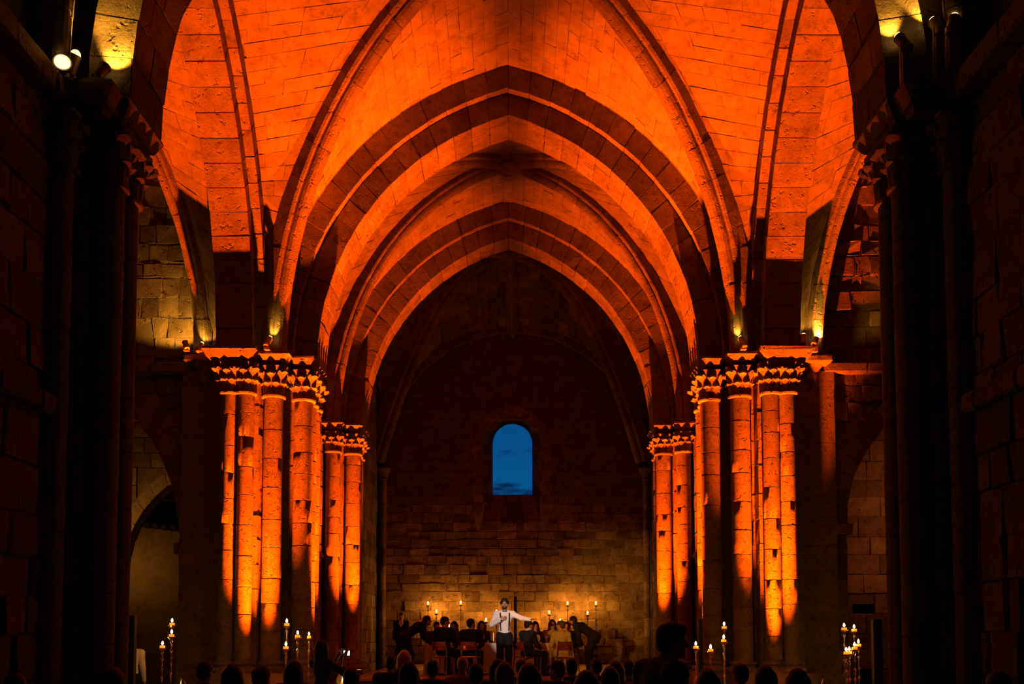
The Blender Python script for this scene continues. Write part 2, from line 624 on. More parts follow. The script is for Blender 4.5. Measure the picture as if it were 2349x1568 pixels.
# ---- crossing vault ---------------------------------------------------
ZK1 = 13.75
RB = (4.80, 4.12)                      # half extents of the rib springing points about the key
def e_wall(a, h, dr, y):
    def f(t):
        s, z, _, _ = arch_pt(a, h, dr, t)
        return (s, y, ZA + z)
    return f
def to_diag_x(A, key, half, zk, zs=ZA, sgn=1, shp=round_shape):
    """ruled line along y from wall curve to the diagonal above |x|"""
    def f(t):
        x, y, z = A(t)
        d = min(1.0, abs(x - key[0]) / half[0])
        return (x, key[1] + sgn * half[1] * d, zs + (zk - zs) * shp(d))
    return f
def n_wall(x, yc, a, h, dr):
    def f(t):
        s, z, _, _ = arch_pt(a, h, dr, t)
        return (x, yc + s, ZA + z)
    return f
def to_diag_y(A, key, half, zk, zs=ZA, sgn=1, shp=round_shape):
    def f(t):
        x, y, z = A(t)
        d = min(1.0, abs(y - key[1]) / half[1])
        sh_ = round_shape if y < key[1] else shp
        return (key[0] + sgn * half[0] * d, y, zs + (zk - zs) * sh_(d))
    return f

def vault(name, label, key, half, zk, cells, diag, boss=True, course=0.25, slen=0.55, ribn=13, mat=WEB, rscale=1.0, shp=round_shape):
    r = empty(name, (key[0], key[1], zk), kind='structure', label=label)
    for A, B, t0, t1, stones in cells:
        V, Fc = sheet(A, B, 60, 8, off=0.022)
        wb = empty('web', A(0.5), parent=r)
        add('mortar_bed', V, Fc, WEB_MORTAR if mat is WEB else MORTAR, wb, smooth=True)
        if stones:
            nst = web(wb, A, B, course, slen, t0, t1, mat)
            if nst > 300:
                print('WEB STONES', name, nst)
    for sx, sy, n in diag:
        cv = rib_curve((key[0] + sx * half[0], key[1] + sy * half[1]), key, zk, shp=shp if sy > 0 else round_shape)
        rr = empty('rib', cv(0), parent=r)
        rib(rr, cv, n, rscale)
    if boss:
        add('keystone', *lathe([(0.05, -0.34), (0.22, -0.33), (0.30, -0.27), (0.31, -0.2), (0.27, -0.12), (0.30, 0.1), (0.2, 0.25)], 20, (key[0], key[1], zk)), STONE, r)
    return r

key1 = (0.0, YC)
Ae = e_wall(A0, RISE, 0.93, Y1 + 0.02)
Aw = e_wall(A0, RISE, 0.46, 11.1)
An = n_wall(-4.97, YC, SIDE_A, SIDE_H, 0.67)
As = n_wall(4.97, YC, SIDE_A, SIDE_H, 0.67)
vault('ceiling_crossing', 'tall orange-lit rib vault of pale stone above the crossing', key1, RB, ZK1, [
    (Ae, to_diag_x(Ae, key1, RB, ZK1), 0.05, 0.95, True),
    (An, to_diag_y(An, key1, RB, ZK1, sgn=-1), 0.50, 0.95, True),
    (As, to_diag_y(As, key1, RB, ZK1, sgn=1), 0.50, 0.95, True),
    (Aw, to_diag_x(Aw, key1, RB, ZK1, sgn=-1), 0, 1, False)],
    [(-1, 1, 14), (1, 1, 14), (-1, -1, 14), (1, -1, 14)], rscale=1.3)

# ---- second bay
key2 = (0.0, 24.1)
RB2 = (4.78, 2.42)
ZK2 = 13.45
Ae2 = e_wall(A0, RISE, 0.93, Y2 + 0.02)
Aw2 = e_wall(A0, RISE, 0.50, 21.45)
An2 = n_wall(-4.95, 24.1, 2.3, 5.2, 0.3)
As2 = n_wall(4.95, 24.1, 2.3, 5.2, 0.3)
vault('ceiling_chancel', 'smaller orange rib vault seen through the near arch', key2, RB2, ZK2, [
    (Ae2, to_diag_x(Ae2, key2, RB2, ZK2), 0.05, 0.95, True),
    (An2, to_diag_y(An2, key2, RB2, ZK2, sgn=-1), 0.45, 0.95, True),
    (As2, to_diag_y(As2, key2, RB2, ZK2, sgn=1), 0.45, 0.95, True),
    (Aw2, to_diag_x(Aw2, key2, RB2, ZK2, sgn=-1), 0, 1, False)],
    [(-1, 1, 12), (1, 1, 12), (-1, -1, 12), (1, -1, 12)], course=0.28, slen=0.6)

# ---- end bay
XB = 0.28
key3 = (0.05, 30.15)
RB3 = (4.45, 2.3)
ZK3 = 13.6
def e_wall3(t):
    s, z, _, _ = arch_pt(4.3, 4.35, 0.0, t)
    return (XB * 0.6 + s, YB, ZA + z)
Aw3 = e_wall(A0, RISE, 0.4, 27.75)
An3 = n_wall(-4.3, 30.15, 2.3, 4.6, 0.2)
As3 = n_wall(4.65, 30.15, 2.3, 4.6, 0.2)
v3 = vault('ceiling_apse', 'dark rib vault over the end wall with round keystone', key3, RB3, ZK3, [
    (e_wall3, to_diag_x(e_wall3, key3, RB3, ZK3, shp=pointed_shape), 0.04, 0.96, True),
    (An3, to_diag_y(An3, key3, RB3, ZK3, sgn=-1, shp=pointed_shape), 0.40, 0.98, True),
    (As3, to_diag_y(As3, key3, RB3, ZK3, sgn=1, shp=pointed_shape), 0.40, 0.98, True),
    (Aw3, to_diag_x(Aw3, key3, RB3, ZK3, sgn=-1), 0, 1, False)],
    [(-1, 1, 11), (1, 1, 11), (-1, -1, 10), (1, -1, 10)], course=0.34, slen=0.7, mat=RUBBLE, rscale=1.25, shp=pointed_shape)
rr = empty('rib', (0.05, 30.3, ZK3), parent=v3)
def ridge(q):
    return (0.05 + 0.1 * (1 - q), YB - 0.02 + (30.3 - YB) * q, 11.68 + (ZK3 - 0.06 - 11.68) * q)
rib(rr, ridge, 5, 1.1)
rw = empty('rib', (0, YB, ZA), parent=v3)
def wall_rib(q):
    s, z, _, _ = arch_pt(4.3, 4.35, -0.05, 0.02 + 0.96 * q)
    return (XB * 0.6 + s, YB - 0.1, ZA + z)
arch_order(rw, 4.2, 4.3, 0.0, 0.26, lambda s, d, z: (XB * 0.6 + s, YB - 0.2 + d, z), 0.0, 0.3, 30, mat=RUBBLE, name='rib_stone')

# ---- piers -------------------------------------------------------------
def shaft(root, cx, cy, r, z0, z1, mat=SHAFT, hd=0.54, seg=22):
    sh = empty('shaft', (cx, cy, z0), parent=root)
    z = z0
    while z < z1 - 0.02:
        h = hd * random.uniform(0.8, 1.2)
        zt = min(z1, z + h)
        if z1 - zt < 0.2:
            zt = z1
        rr = r + random.gauss(0, 0.0011)
        e = 0.009
        V, Fc = [], []
        for (q, zz) in ((rr - 0.010, z + 0.002), (rr, z + e + 0.002), (rr, (z + zt) / 2), (rr, zt - e - 0.002), (rr - 0.010, zt - 0.002)):
            for i in range(seg):
                a = 2 * PI * i / seg
                k = q + random.gauss(0, 0.0011)
                V.append((cx + k * math.cos(a), cy + k * math.sin(a), zz + random.gauss(0, 0.003)))
        for j in range(4):
            for i in range(seg):
                a, b = j * seg + i, j * seg + (i + 1) % seg
                Fc.append((a, b, b + seg, a + seg))
        Fc.append(tuple(range(seg))[::-1]); Fc.append(tuple(range(4 * seg, 5 * seg)))
        add('drum', V, Fc, mat, sh, smooth=True)
        z = zt
    return sh

def leaf_mesh(c, ang, r0, z0, h, wid, out, curl, seg=9):
    """one curled acanthus leaf on the bell: a thick tongue that leans out and rolls over at its tip"""
    V, Fc = [], []
    er, et = np.array((math.cos(ang), math.sin(ang), 0)), np.array((-math.sin(ang), math.cos(ang), 0))
    up = np.array((0, 0, 1.0))
    c = np.array(c)
    cols = (-1, -0.5, 0, 0.5, 1)
    for side in (0, 1):
        for i in range(seg + 1):
            q = i / seg
            if q < 0.72:
                rr = r0 + out * (q / 0.72) ** 2.2
                zz = z0 + h * q / 0.72
            else:
                k = (q - 0.72) / 0.28 * PI * 0.95
                rr = r0 + out + curl * math.sin(k)
                zz = z0 + h - curl * (1 - math.cos(k)) * 0.8
            wv = wid * (0.8 + 0.35 * math.sin(PI * q * 0.9)) * (1 + 0.10 * math.cos(i * 2.9)) * (0.62 if i == seg else 0.9 if i == seg - 1 else 1.0)
            for s in cols:
                thick = (0.022 if side else 0.0) + 0.016 * (1 - abs(s))
                p = c + er * (rr + (thick if side else -0.02) - 0.03 * s * s) + et * (s * wv) + up * (zz - 0.02 * s * s)
                V.append(p)
    m = len(cols)
    n = (seg + 1) * m
    for i in range(seg):
        for j in range(m - 1):
            a = i * m + j
            Fc.append((a + n, a + n + 1, a + n + m + 1, a + n + m))
            Fc.append((a, a + m, a + m + 1, a + 1))
        Fc.append((i * m, i * m + n, (i + 1) * m + n, (i + 1) * m))
        Fc.append((i * m + m - 1, (i + 1) * m + m - 1, (i + 1) * m + m - 1 + n, i * m + m - 1 + n))
    Fc.append(tuple(range(m)) + tuple(range(n + m - 1, n - 1, -1)))
    e = seg * m
    Fc.append(tuple(range(e + m - 1, e - 1, -1)) + tuple(range(e + n, e + n + m)))
    return V, Fc

def capital(root, cx, cy, r, ztop, hcap=0.62, spread=0.32, nleaf=8, mat=STONE):
    cp = empty('capital', (cx, cy, ztop - hcap), parent=root)
    zb = ztop - hcap
    add('astragal', *lathe([(r + 0.005, -0.03), (r + 0.045, -0.015), (r + 0.05, 0.015), (r + 0.02, 0.04), (r, 0.05)], 22, (cx, cy, zb)), mat, cp, smooth=True)
    # bell: round below, squarish above
    V, Fc = [], []
    seg = 24
    for j in range(6):
        q = j / 5
        for i in range(seg):
            a = 2 * PI * i / seg
            sq = 1 / max(abs(math.cos(a)), abs(math.sin(a)))
            rad = (r - 0.01) * (1 - q ** 2) + q ** 2 * (spread - 0.06) * (1 + (min(sq, 1.28) - 1) * q)
            V.append((cx + rad * math.cos(a), cy + rad * math.sin(a), zb + 0.03 + (hcap - 0.05) * q))
    for j in range(5):
        for i in range(seg):
            a, b = j * seg + i, j * seg + (i + 1) % seg
            Fc.append((a, b, b + seg, a + seg))
    Fc.append(tuple(range(seg))[::-1]); Fc.append(tuple(range(5 * seg, 6 * seg)))
    add('bell', V, Fc, mat, cp, smooth=True)
    for i in range(nleaf):
        a = 2 * PI * (i + 0.5) / nleaf
        add('leaf', *leaf_mesh((cx, cy, 0), a, r - 0.012, zb + 0.045, 0.25, 0.078, 0.05, 0.036), mat, cp)
    for i in range(nleaf):
        a = 2 * PI * i / nleaf
        diag = (i % 2 == (0 if False else 1))
        add('leaf', *leaf_mesh((cx, cy, 0), a, r, zb + 0.17, (hcap - 0.27) if diag else (hcap - 0.31), 0.088, 0.15 if diag else 0.085, 0.055 if diag else 0.045), mat, cp)
    return cp

def abacus(root, x0, x1, y0, y1, ztop, name='abacus', mat=STONE):
    """slab with a wide chamfer beneath"""
    e = 0.10
    V = []
    for (i, z) in ((e + 0.06, ztop - 0.28), (e + 0.04, ztop - 0.20), (e - 0.01, ztop - 0.185), (0.012, ztop - 0.065), (0, ztop - 0.05), (0.008, ztop)):
        V += [(x0 + i, y0 + i, z), (x1 - i, y0 + i, z), (x1 - i, y1 - i, z), (x0 + i, y1 - i, z)]
    V = [tuple(np.array(v) + RNG.normal(0, 0.004, 3)) for v in V]
    Fc = [(3, 2, 1, 0), (20, 21, 22, 23)]
    for k in range(5):
        for i in range(4):
            a, b = k * 4 + i, k * 4 + (i + 1) % 4
            Fc.append((a, b, b + 4, a + 4))
    return add(name, V, Fc, mat, root)

def base(root, cx, cy, r, z0, mat=STONE):
    b = empty('base', (cx, cy, z0), parent=root)
    add('base_moulding', *lathe([(r + 0.13, 0.0), (r + 0.15, 0.05), (r + 0.13, 0.10), (r + 0.07, 0.115), (r + 0.045, 0.15), (r + 0.075, 0.18), (r + 0.07, 0.215), (r + 0.01, 0.235), (r, 0.26)], 22, (cx, cy, z0)), mat, b, smooth=True)
    return b

def pier(name, label, poly, shafts, z0, plinth_poly, plinth_top, abaci, hcap=0.62):
    cx = sum(p[0] for p in poly) / len(poly); cy = sum(p[1] for p in poly) / len(poly)
    r = empty(name, (cx, cy, z0), kind='structure', label=label)
    z = plinth_top
    while z < ZA - 0.28:
        zt = min(ZA - 0.26, z + 0.54 * random.uniform(0.9, 1.1))
        if ZA - 0.26 - zt < 0.2:
            zt = ZA - 0.26
        add('ashlar_course', *prism(poly, z + 0.004, zt - 0.004, 0.006), SHAFT, r)
        z = zt
    add('plinth', *prism(plinth_poly, z0, plinth_top, 0.006), STONE, r)
    for (sx, sy, sr, spread) in shafts:
        base(r, sx, sy, sr, plinth_top)
        shaft(r, sx, sy, sr, plinth_top + 0.25, ZA - 0.26 - hcap + 0.02)
        capital(r, sx, sy, sr, ZA - 0.25, hcap, spread)
    for ab in abaci:
        abacus(r, *ab, ZA)
    return r

def mir(poly, sg):
    return [(sg * x, y) for x, y in poly]
def mab(l, sg):
    return [((x0, x1, y0, y1) if sg > 0 else (-x1, -x0, y0, y1)) for x0, x1, y0, y1 in l]

side_word = {-1: 'left', 1: 'right'}
for sg in (-1, 1):
    dx = -0.06 if sg > 0 else 0.0
    poly = [(6.7, 20.2), (5.9, 20.2), (5.9, 19.82), (5.02, 19.82), (5.0, 20.05), (4.95, 20.06), (4.93, 20.48), (4.30, 20.5), (4.30, 21.5), (5.2, 21.5), (5.2, 22.0), (6.7, 22.0)]
    pl = [(6.7, 20.1), (6.0, 20.1), (6.0, 19.42), (4.98, 19.42), (4.98, 19.68), (4.44, 19.68), (4.44, 20.02), (3.9, 20.02), (3.9, 21.6), (5.2, 21.6), (5.2, 22.0), (6.7, 22.0)]
    shafts = [(5.58, 19.70, 0.165, 0.32), (5.25, 19.70, 0.165, 0.32), (4.77 + dx, 20.0, 0.195, 0.36), (4.23 + dx, 20.34, 0.20, 0.36),
              (4.22, 20.80, 0.17, 0.30), (4.22, 21.25, 0.17, 0.30)]
    abaci = [(4.97, 6.05, 19.30, 20.3), (4.40, 5.05, 19.63, 20.4), (3.96, 4.46, 19.98, 20.9), (3.96, 4.6, 20.5, 21.5)]
    pier('pillar', f'clustered stone pier beside the {side_word[sg]} end of the crossing, orange uplit shafts' if sg < 0 else
         'clustered stone pier of the crossing with the brightest pair of orange lit shafts, right of the stage',
         mir(poly, sg), [(sg * x, y, r, s) for x, y, r, s in shafts], 0.0, mir(pl, sg), 0.92, mab(abaci, sg))
    # second pier
    poly = [(5.6, 26.75), (4.95, 26.75), (4.95, 26.72), (4.48, 26.72), (4.48, 27.0), (4.32, 27.0), (4.32, 28.0), (5.6, 28.0)]
    pl = [(5.6, 26.35), (4.4, 26.35), (4.4, 26.5), (3.85, 26.5), (3.85, 28.0), (5.6, 28.0)]
    shafts = [(4.72, 26.58, 0.20, 0.34), (4.23, 26.92, 0.205, 0.36), (4.24, 27.35, 0.17, 0.30), (4.24, 27.75, 0.17, 0.30)]
    abaci = [(4.42, 5.05, 26.24, 27.1), (3.93, 4.5, 26.58, 27.4), (3.95, 4.6, 27.1, 28.0)]
    pier('pillar', f'farther bright orange pier at the {side_word[sg]} edge of the end wall',
         mir(poly, sg), [(sg * x, y, r, s) for x, y, r, s in shafts], 0.42, mir(pl, sg), 0.74, mab(abaci, sg), hcap=0.55)
    # foreground pier
    poly = [(4.62, 9.9), (4.62, 10.15), (4.42, 10.2), (4.42, 11.05), (4.6, 11.3), (4.6, 11.65), (5.02, 11.65), (5.02, 11.95), (5.9, 11.95), (5.9, 11.5), (6.6, 11.5), (6.6, 9.9)]
    pl = [(4.62, 9.6), (4.15, 10.0), (4.05, 10.2), (4.05, 11.1), (4.4, 11.4), (4.9, 12.3), (6.0, 12.3), (6.6, 11.6), (6.6, 9.6)]
    shafts = [(4.30, 10.45, 0.165, 0.32), (4.30, 10.84, 0.165, 0.32), (4.64, 10.0, 0.15, 0.26), (5.28, 12.06, 0.165, 0.32)]
    abaci = [(3.97, 4.7, 10.12, 11.15), (4.03, 4.6, 9.80, 10.3), (4.42, 5.0, 9.70, 10.3), (4.46, 5.2, 11.0, 11.9), (5.0, 6.0, 11.5, 12.42)]
    pier('pillar', f'dark silhouetted foreground pier on the {side_word[sg]} with a carved capital',
         mir(poly, sg), [(sg * x, y, r, s) for x, y, r, s in shafts], 0.0, mir(pl, sg), 0.8, mab(abaci, sg))

# nave rib springers and arch-side pilasters above the foreground capitals
for sg in (-1, 1):
    r = empty('rib', (sg * 4.7, 9.95, ZA), kind='structure', label=f'stone rib springing above the {side_word[sg]} foreground pier beside the wall ledge')
    cv = rib_curve((sg * 4.72, 9.9), (0, 5.6), 13.6)
    rib(r, cv, 14, 1.0)

# ---- walls ----------------------------------------------------------------
def wall_blocks(root, frame, u0, u1, z0, z1, row, blen, thick, hole=None, mat=RUBBLE, maxn=300, gap=0.012, proud=0.012, jit=0.005, order=None, cell=0.3, backing=True, bmat=MORTAR):
    """frame(u, d, z) -> world (d = into the wall). The maxn stones that come first in ORDER are parts, the rest one 'stuff' part"""
    blocks = []
    z = z0
    while z < z1 - 0.05:
        h = row * random.uniform(0.82, 1.2)
        zt = min(z1, z + h)
        u = u0 - random.uniform(0, 0.7) * blen
        while u < u1:
            l = blen * random.uniform(0.65, 1.4)
            a, b = max(u, u0), min(u + l, u1)
            u += l
            if b - a < 0.07:
                continue
            if hole and hole((a + b) / 2, (z + zt) / 2):
                continue
            blocks.append((a, b, z, zt))
        z = zt
    if order:
        blocks.sort(key=lambda q: order((q[0] + q[1]) / 2, (q[2] + q[3]) / 2))
    rest = []
    for i, (a, b, za, zb) in enumerate(blocks):
        p = random.uniform(-proud, proud)
        g = gap / 2
        if i < maxn:
            c = [frame(uu, dd, zz) for dd in (p, thick) for zz in (za + g, zb - g) for uu in (a + g, b - g)]
            cstone('stone_block', c, mat, root, bev=0.014, jit=jit)
        else:
            c = [frame(uu, dd, zz) for dd in (p, thick) for zz in (za + g, zb - g) for uu in (a + g, b - g)]
            rest.append((c, [(0, 1, 3, 2), (4, 6, 7, 5), (0, 4, 5, 1), (1, 5, 7, 3), (3, 7, 6, 2), (2, 6, 4, 0)]))
    if rest:
        o = add('stonework', *merge(rest), mat, root, kind='stuff')
    if backing:
        V, Fc = [], []
        nu, nz = max(1, int((u1 - u0) / cell)), max(1, int((z1 - z0) / cell))
        for i in range(nu):
            for j in range(nz):
                a, b = u0 + (u1 - u0) * i / nu, u0 + (u1 - u0) * (i + 1) / nu
                c, d = z0 + (z1 - z0) * j / nz, z0 + (z1 - z0) * (j + 1) / nz
                if hole and hole((a + b) / 2, (c + d) / 2):
                    continue
                q = len(V)
                V += [frame(a, 0.035, c), frame(b, 0.035, c), frame(b, 0.035, d), frame(a, 0.035, d)]
                Fc.append((q, q + 1, q + 2, q + 3))
        add('mortar_bed', V, Fc, bmat, root)

def in_arch(u, z, uc, a, zs, h, grow=0.0):
    if z < zs:
        return abs(u - uc) < a + grow
    R, off = arc_geom(a, h)
    s = abs(u - uc)
    return (s + off) ** 2 + (z - zs) ** 2 < (R + grow) ** 2

# end wall with its round-headed window
WX, WZ0, WZS, WR = 0.13, 6.02, 7.95, 0.97          # splay at the wall face
OX, OZ0, OZS, OR_ = 0.14, 6.36, 8.10, 0.66         # opening at the outer face
YO = YB + 0.75
def win_hole(u, z):
    if z < WZS:
        return abs(u - WX) < WR and z > 5.35
    return (u - WX) ** 2 + (z - WZS) ** 2 < WR ** 2
r = empty('wall_back', (XB, YB, 0.42), kind='structure', label='end wall of rough stone blocks around the blue window')
wall_blocks(r, lambda u, d, z: (u, YB + d, z), -4.2, 4.75, 0.42, 12.4, 0.285, 0.50, 0.3, win_hole, RUBBLE, 300,
            order=lambda u, z: abs(z - 3.6) if z < 8.9 else 9 + z, bmat=MORTAR_LT, proud=0.02, jit=0.008)
w = empty('window_1', (WX, YB, WZ0), kind='structure', label='round-headed window open to the blue dusk sky')
def loop_pts(xc, z0, zs, rr, y, n=14):
    pts = [(xc - rr, y, z0)]
    for i in range(n + 1):
        a = PI - PI * i / n
        pts.append((xc + rr * math.cos(a), y, zs + rr * math.sin(a)))
    pts.append((xc + rr, y, z0))
    return pts
lin, lout = loop_pts(WX, 5.35, WZS, WR, YB - 0.01), loop_pts(OX, OZ0, OZS, OR_, YO)
n = len(lin)
for i in range(n - 1):
    c0, c1, d0, d1 = [np.array(q) for q in (lin[i], lin[i + 1], lout[i], lout[i + 1])]
    ctr = np.array((WX, YB + 0.3, 7.2))
    segs = 6 if i in (0, n - 2) else 1
    for k in range(segs):
        a, b = c0 + (c1 - c0) * k / segs, c0 + (c1 - c0) * (k + 1) / segs
        e, f = d0 + (d1 - d0) * k / segs, d0 + (d1 - d0) * (k + 1) / segs
        def outw(p):
            v = p - np.array((WX, p[1], min(max(p[2], 5.9), WZS)))
            v[1] = 0
            return p + v / (np.linalg.norm(v) + 1e-6) * 0.3
        cstone('reveal_stone', [a, b, e, f, outw(a), outw(b), outw(e), outw(f)], RUBBLE, w, bev=0.01, jit=0.003)
# sloping sill
a, b, e, f = np.array(lin[0]), np.array(lin[-1]), np.array(lout[0]), np.array(lout[-1])
for p, q in ((a, -0.2), (b, 0.2), (e, -0.2), (f, 0.2)):
    p[0] += q
for k in range(3):
    q0, q1 = k / 3, (k + 1) / 3
    c = [a + (b - a) * q0, a + (b - a) * q1, e + (f - e) * q0, e + (f - e) * q1]
    cstone('sill_stone', c + [p - np.array((0, 0, 0.3)) for p in c], RUBBLE, w, bev=0.008, jit=0.003)
# ring of jamb stones round the splay, slightly proud
for i in range(1, n - 2):
    pa, pb = np.array(lin[i]), np.array(lin[i + 1])
    def ring(p, g):
        v = p - np.array((WX, p[1], WZS)); v[1] = 0
        return p + v / np.linalg.norm(v) * g
    c = [pa, pb, ring(pa, 0.26), ring(pb, 0.26)]
    cstone('arch_stone', [q + np.array((0, -0.012, 0)) for q in c] + [q + np.array((0, 0.3, 0)) for q in c], RUBBLE, w, bev=0.01, jit=0.004)
for sx in (-1, 1):
    for k in range(8):
        z0_ = 5.35 + k * (WZS - 5.35) / 8
        z1_ = 5.35 + (k + 1) * (WZS - 5.35) / 8
        wd = 0.22 + 0.14 * (k % 2)
        x0_, x1_ = (WX + sx * WR, WX + sx * (WR + wd))
        cbox('jamb_stone', (min(x0_, x1_), YB - 0.012, z0_ + 0.006), (max(x0_, x1_), YB + 0.3, z1_ - 0.006), RUBBLE, w, jit=0.003)

# corner shafts of the end wall
for sg, xx in ((-1, -4.1), (1, 4.52)):
    r = empty('column', (xx, YB - 0.12, 0.42), kind='structure', label=f'slender wall shaft in the {side_word[sg]} corner of the end wall')
    shaft(r, xx, YB - 0.12, 0.10, 0.42, 6.7, RUBBLE, 0.7, 14)
    add('corbel_capital', *lathe([(0.11, 0), (0.15, 0.03), (0.13, 0.06), (0.16, 0.2), (0.24, 0.32), (0.25, 0.4)], 16, (xx, YB - 0.12, 6.7)), STONE, r)

# side walls of the chancel bays
for sg in (-1, 1):
    r = empty(f'wall_chancel_{side_word[sg]}', (sg * 5.0, 24, 0.42), kind='structure', label=f'narrow strip of the {side_word[sg]} chancel wall with a small niche')
    nich = lambda u, z: 24.55 < u < 25.35 and 3.75 < z < 4.55
    wall_blocks(r, lambda u, d, z, sg=sg: (sg * (4.98 + d), u, z), 21.6, 26.8, 0.42, 9.0, 0.5, 0.8, 0.3, nich, STONE, 120, bmat=MORTAR, cell=0.4)
    nr = empty('niche', (sg * 5.1, 24.95, 3.75), parent=r)
    V, Fc = raw_box((sg * 5.25 - 0.02, 24.4, 3.6), (sg * 5.25 + 0.02, 25.5, 4.7))
    add('niche_back', V, Fc, MORTAR, nr)
    cbox('corbel_shelf', (min(sg * 4.72, sg * 5.05), 24.5, 3.62), (max(sg * 4.72, sg * 5.05), 25.4, 3.76), STONE, nr, jit=0.004)
    add('upper_wall', *raw_box((min(sg * 5.02, sg * 5.4), 21.6, 9.0), (max(sg * 5.02, sg * 5.4), 26.8, 14.5)), MORTAR, r)
    xw = -4.3 if sg < 0 else 4.7
    r = empty(f'wall_apse_{side_word[sg]}', (xw, 30, 0.42), kind='structure', label=f'dark {side_word[sg]} side wall next to the end wall')
    wall_blocks(r, lambda u, d, z, sg=sg, xw=xw: (xw + sg * d, u, z), 27.9, YB, 0.42, 11.8, 0.36, 0.6, 0.3, None, RUBBLE, 250, cell=0.6)

# transept walls with chapel arches
CH = {-1: (-9.15, 2.40, 3.55, 3.6), 1: (8.96, 2.0, 3.95, 2.68)}
for sg in (-1, 1):
    uc, a_, zs_, h_ = CH[sg]
    r = empty(f'wall_transept_{side_word[sg]}', (sg * 9, 20.4, 0), kind='structure', label=f'shadowy {side_word[sg]} transept wall with a pointed chapel arch')
    hole = lambda u, z, q=(uc, a_, zs_, h_): in_arch(u, z, *q, grow=0.30)
    u0, u1 = (-12.6, -6.0) if sg < 0 else (6.0, 12.6)
    wall_blocks(r, lambda u, d, z: (u, 20.4 + d, z), u0, u1, 0.0, 12.4, 0.37, 0.48, 0.3, hole, RUBBLE, 300, proud=0.03, jit=0.017,
                order=lambda u, z: abs(u) + (0 if z > 0.5 else 10), cell=0.35)
    ar = empty('chapel_arch', (uc, 20.4, zs_), parent=r)
    arch_order(ar, a_, h_, 0.0, 0.42, lambda s, d, z, uc=uc: (uc + s, 20.37 + d, z), 0.0, 0.75, 22, mat=RUBBLE, zs=zs_)
    for sx in (-1, 1):
        z = 0.0
        k = 0
        while z < zs_ - 0.25:
            zt = min(zs_ - 0.22, z + 0.45)
            x0_, x1_ = uc + sx * a_, uc + sx * (a_ + 0.45)
            cbox('jamb_stone', (min(x0_, x1_), 20.37, z + 0.004), (max(x0_, x1_), 21.12, zt - 0.004), RUBBLE, ar, jit=0.004)
            z = zt
        x0_, x1_ = uc + sx * (a_ - 0.10), uc + sx * (a_ + 0.5)
        cbox('impost', (min(x0_, x1_), 20.27, zs_ - 0.22), (max(x0_, x1_), 21.15, zs_), STONE, ar, jit=0.004)
    # string course
    tr = empty('string_course', (sg * 9.2, 20.3, 7.2), parent=r)
    xx = 6.5
    while xx < 12.4:
        cbox('moulding_stone', (min(sg * xx, sg * (xx + 0.9)), 20.18, 7.06), (max(sg * xx, sg * (xx + 0.9)), 20.42, 7.28), STONE, tr, bev=0.03, jit=0.003)
        xx += 0.907
    # corbel that carries the transept rib
    cr = empty('corbel', (sg * 6.22, 20.15, 7.0), parent=r)
    add('corbel_head', *lathe([(0.04, -0.42), (0.09, -0.36), (0.13, -0.22), (0.12, -0.16), (0.2, -0.06), (0.24, 0.0)], 16, (sg * 6.22, 20.18, 7.18)), STONE, cr, smooth=True)
    cbox('corbel_shelf', (sg * 6.25 - 0.33, 19.80, 7.18), (sg * 6.25 + 0.33, 20.42, 7.34), STONE, cr, bev=0.04, jit=0.004)
    # transept vault
    kt = (sg * 9.2, YC)
    RT = (2.98, 4.15)
    ZT = 13.3
    At = n_wall(sg * 5.86, YC, SIDE_A, SIDE_H, 0.30)
    def Ete(t, kt=kt):
        s, z, _, _ = arch_pt(3.0, 5.3, 0.3, t)
        return (kt[0] + s, 20.42, ZA + z)
    vault(f'ceiling_transept_{side_word[sg]}', f'orange vault stones glimpsed behind the {side_word[sg]} side arch', kt, RT, ZT, [
        (At, to_diag_y(At, kt, RT, ZT, sgn=-sg), 0.55, 0.97, True),
        (Ete, to_diag_x(Ete, kt, RT, ZT), 0.02, 0.98, True)],
        [(-sg, 1, 13)], boss=False, course=0.30, slen=0.55, rscale=0.85)

# ---- chapels beyond the transept arches
ly = empty('wall_chapel_left', (-9, 25, 0), kind='structure', label='inner chapel wall with a pale arch opening at far left')
h2 = lambda u, z: in_arch(u, z, -8.25, 1.45, 3.2, 2.45, grow=0.25)
wall_blocks(ly, lambda u, d, z: (u, 25.0 + d, z), -12.0, -6.2, 0.0, 7.6, 0.4, 0.7, 0.3, h2, RUBBLE, 120, cell=0.3)
ar = empty('inner_arch', (-8.25, 25, 3.2), parent=ly)
arch_order(ar, 1.45, 2.45, 0.0, 0.32, lambda s, d, z: (-8.25 + s, 24.97 + d, z), 0.0, 0.5, 14, mat=STONE, zs=3.2)
for sx in (-1, 1):
    for k in range(7):
        x0_, x1_ = -8.25 + sx * 1.45, -8.25 + sx * 1.75
        cbox('jamb_stone', (min(x0_, x1_), 24.97, k * 3.2 / 7 + 0.004), (max(x0_, x1_), 25.45, (k + 1) * 3.2 / 7 - 0.004), STONE, ar, jit=0.004)
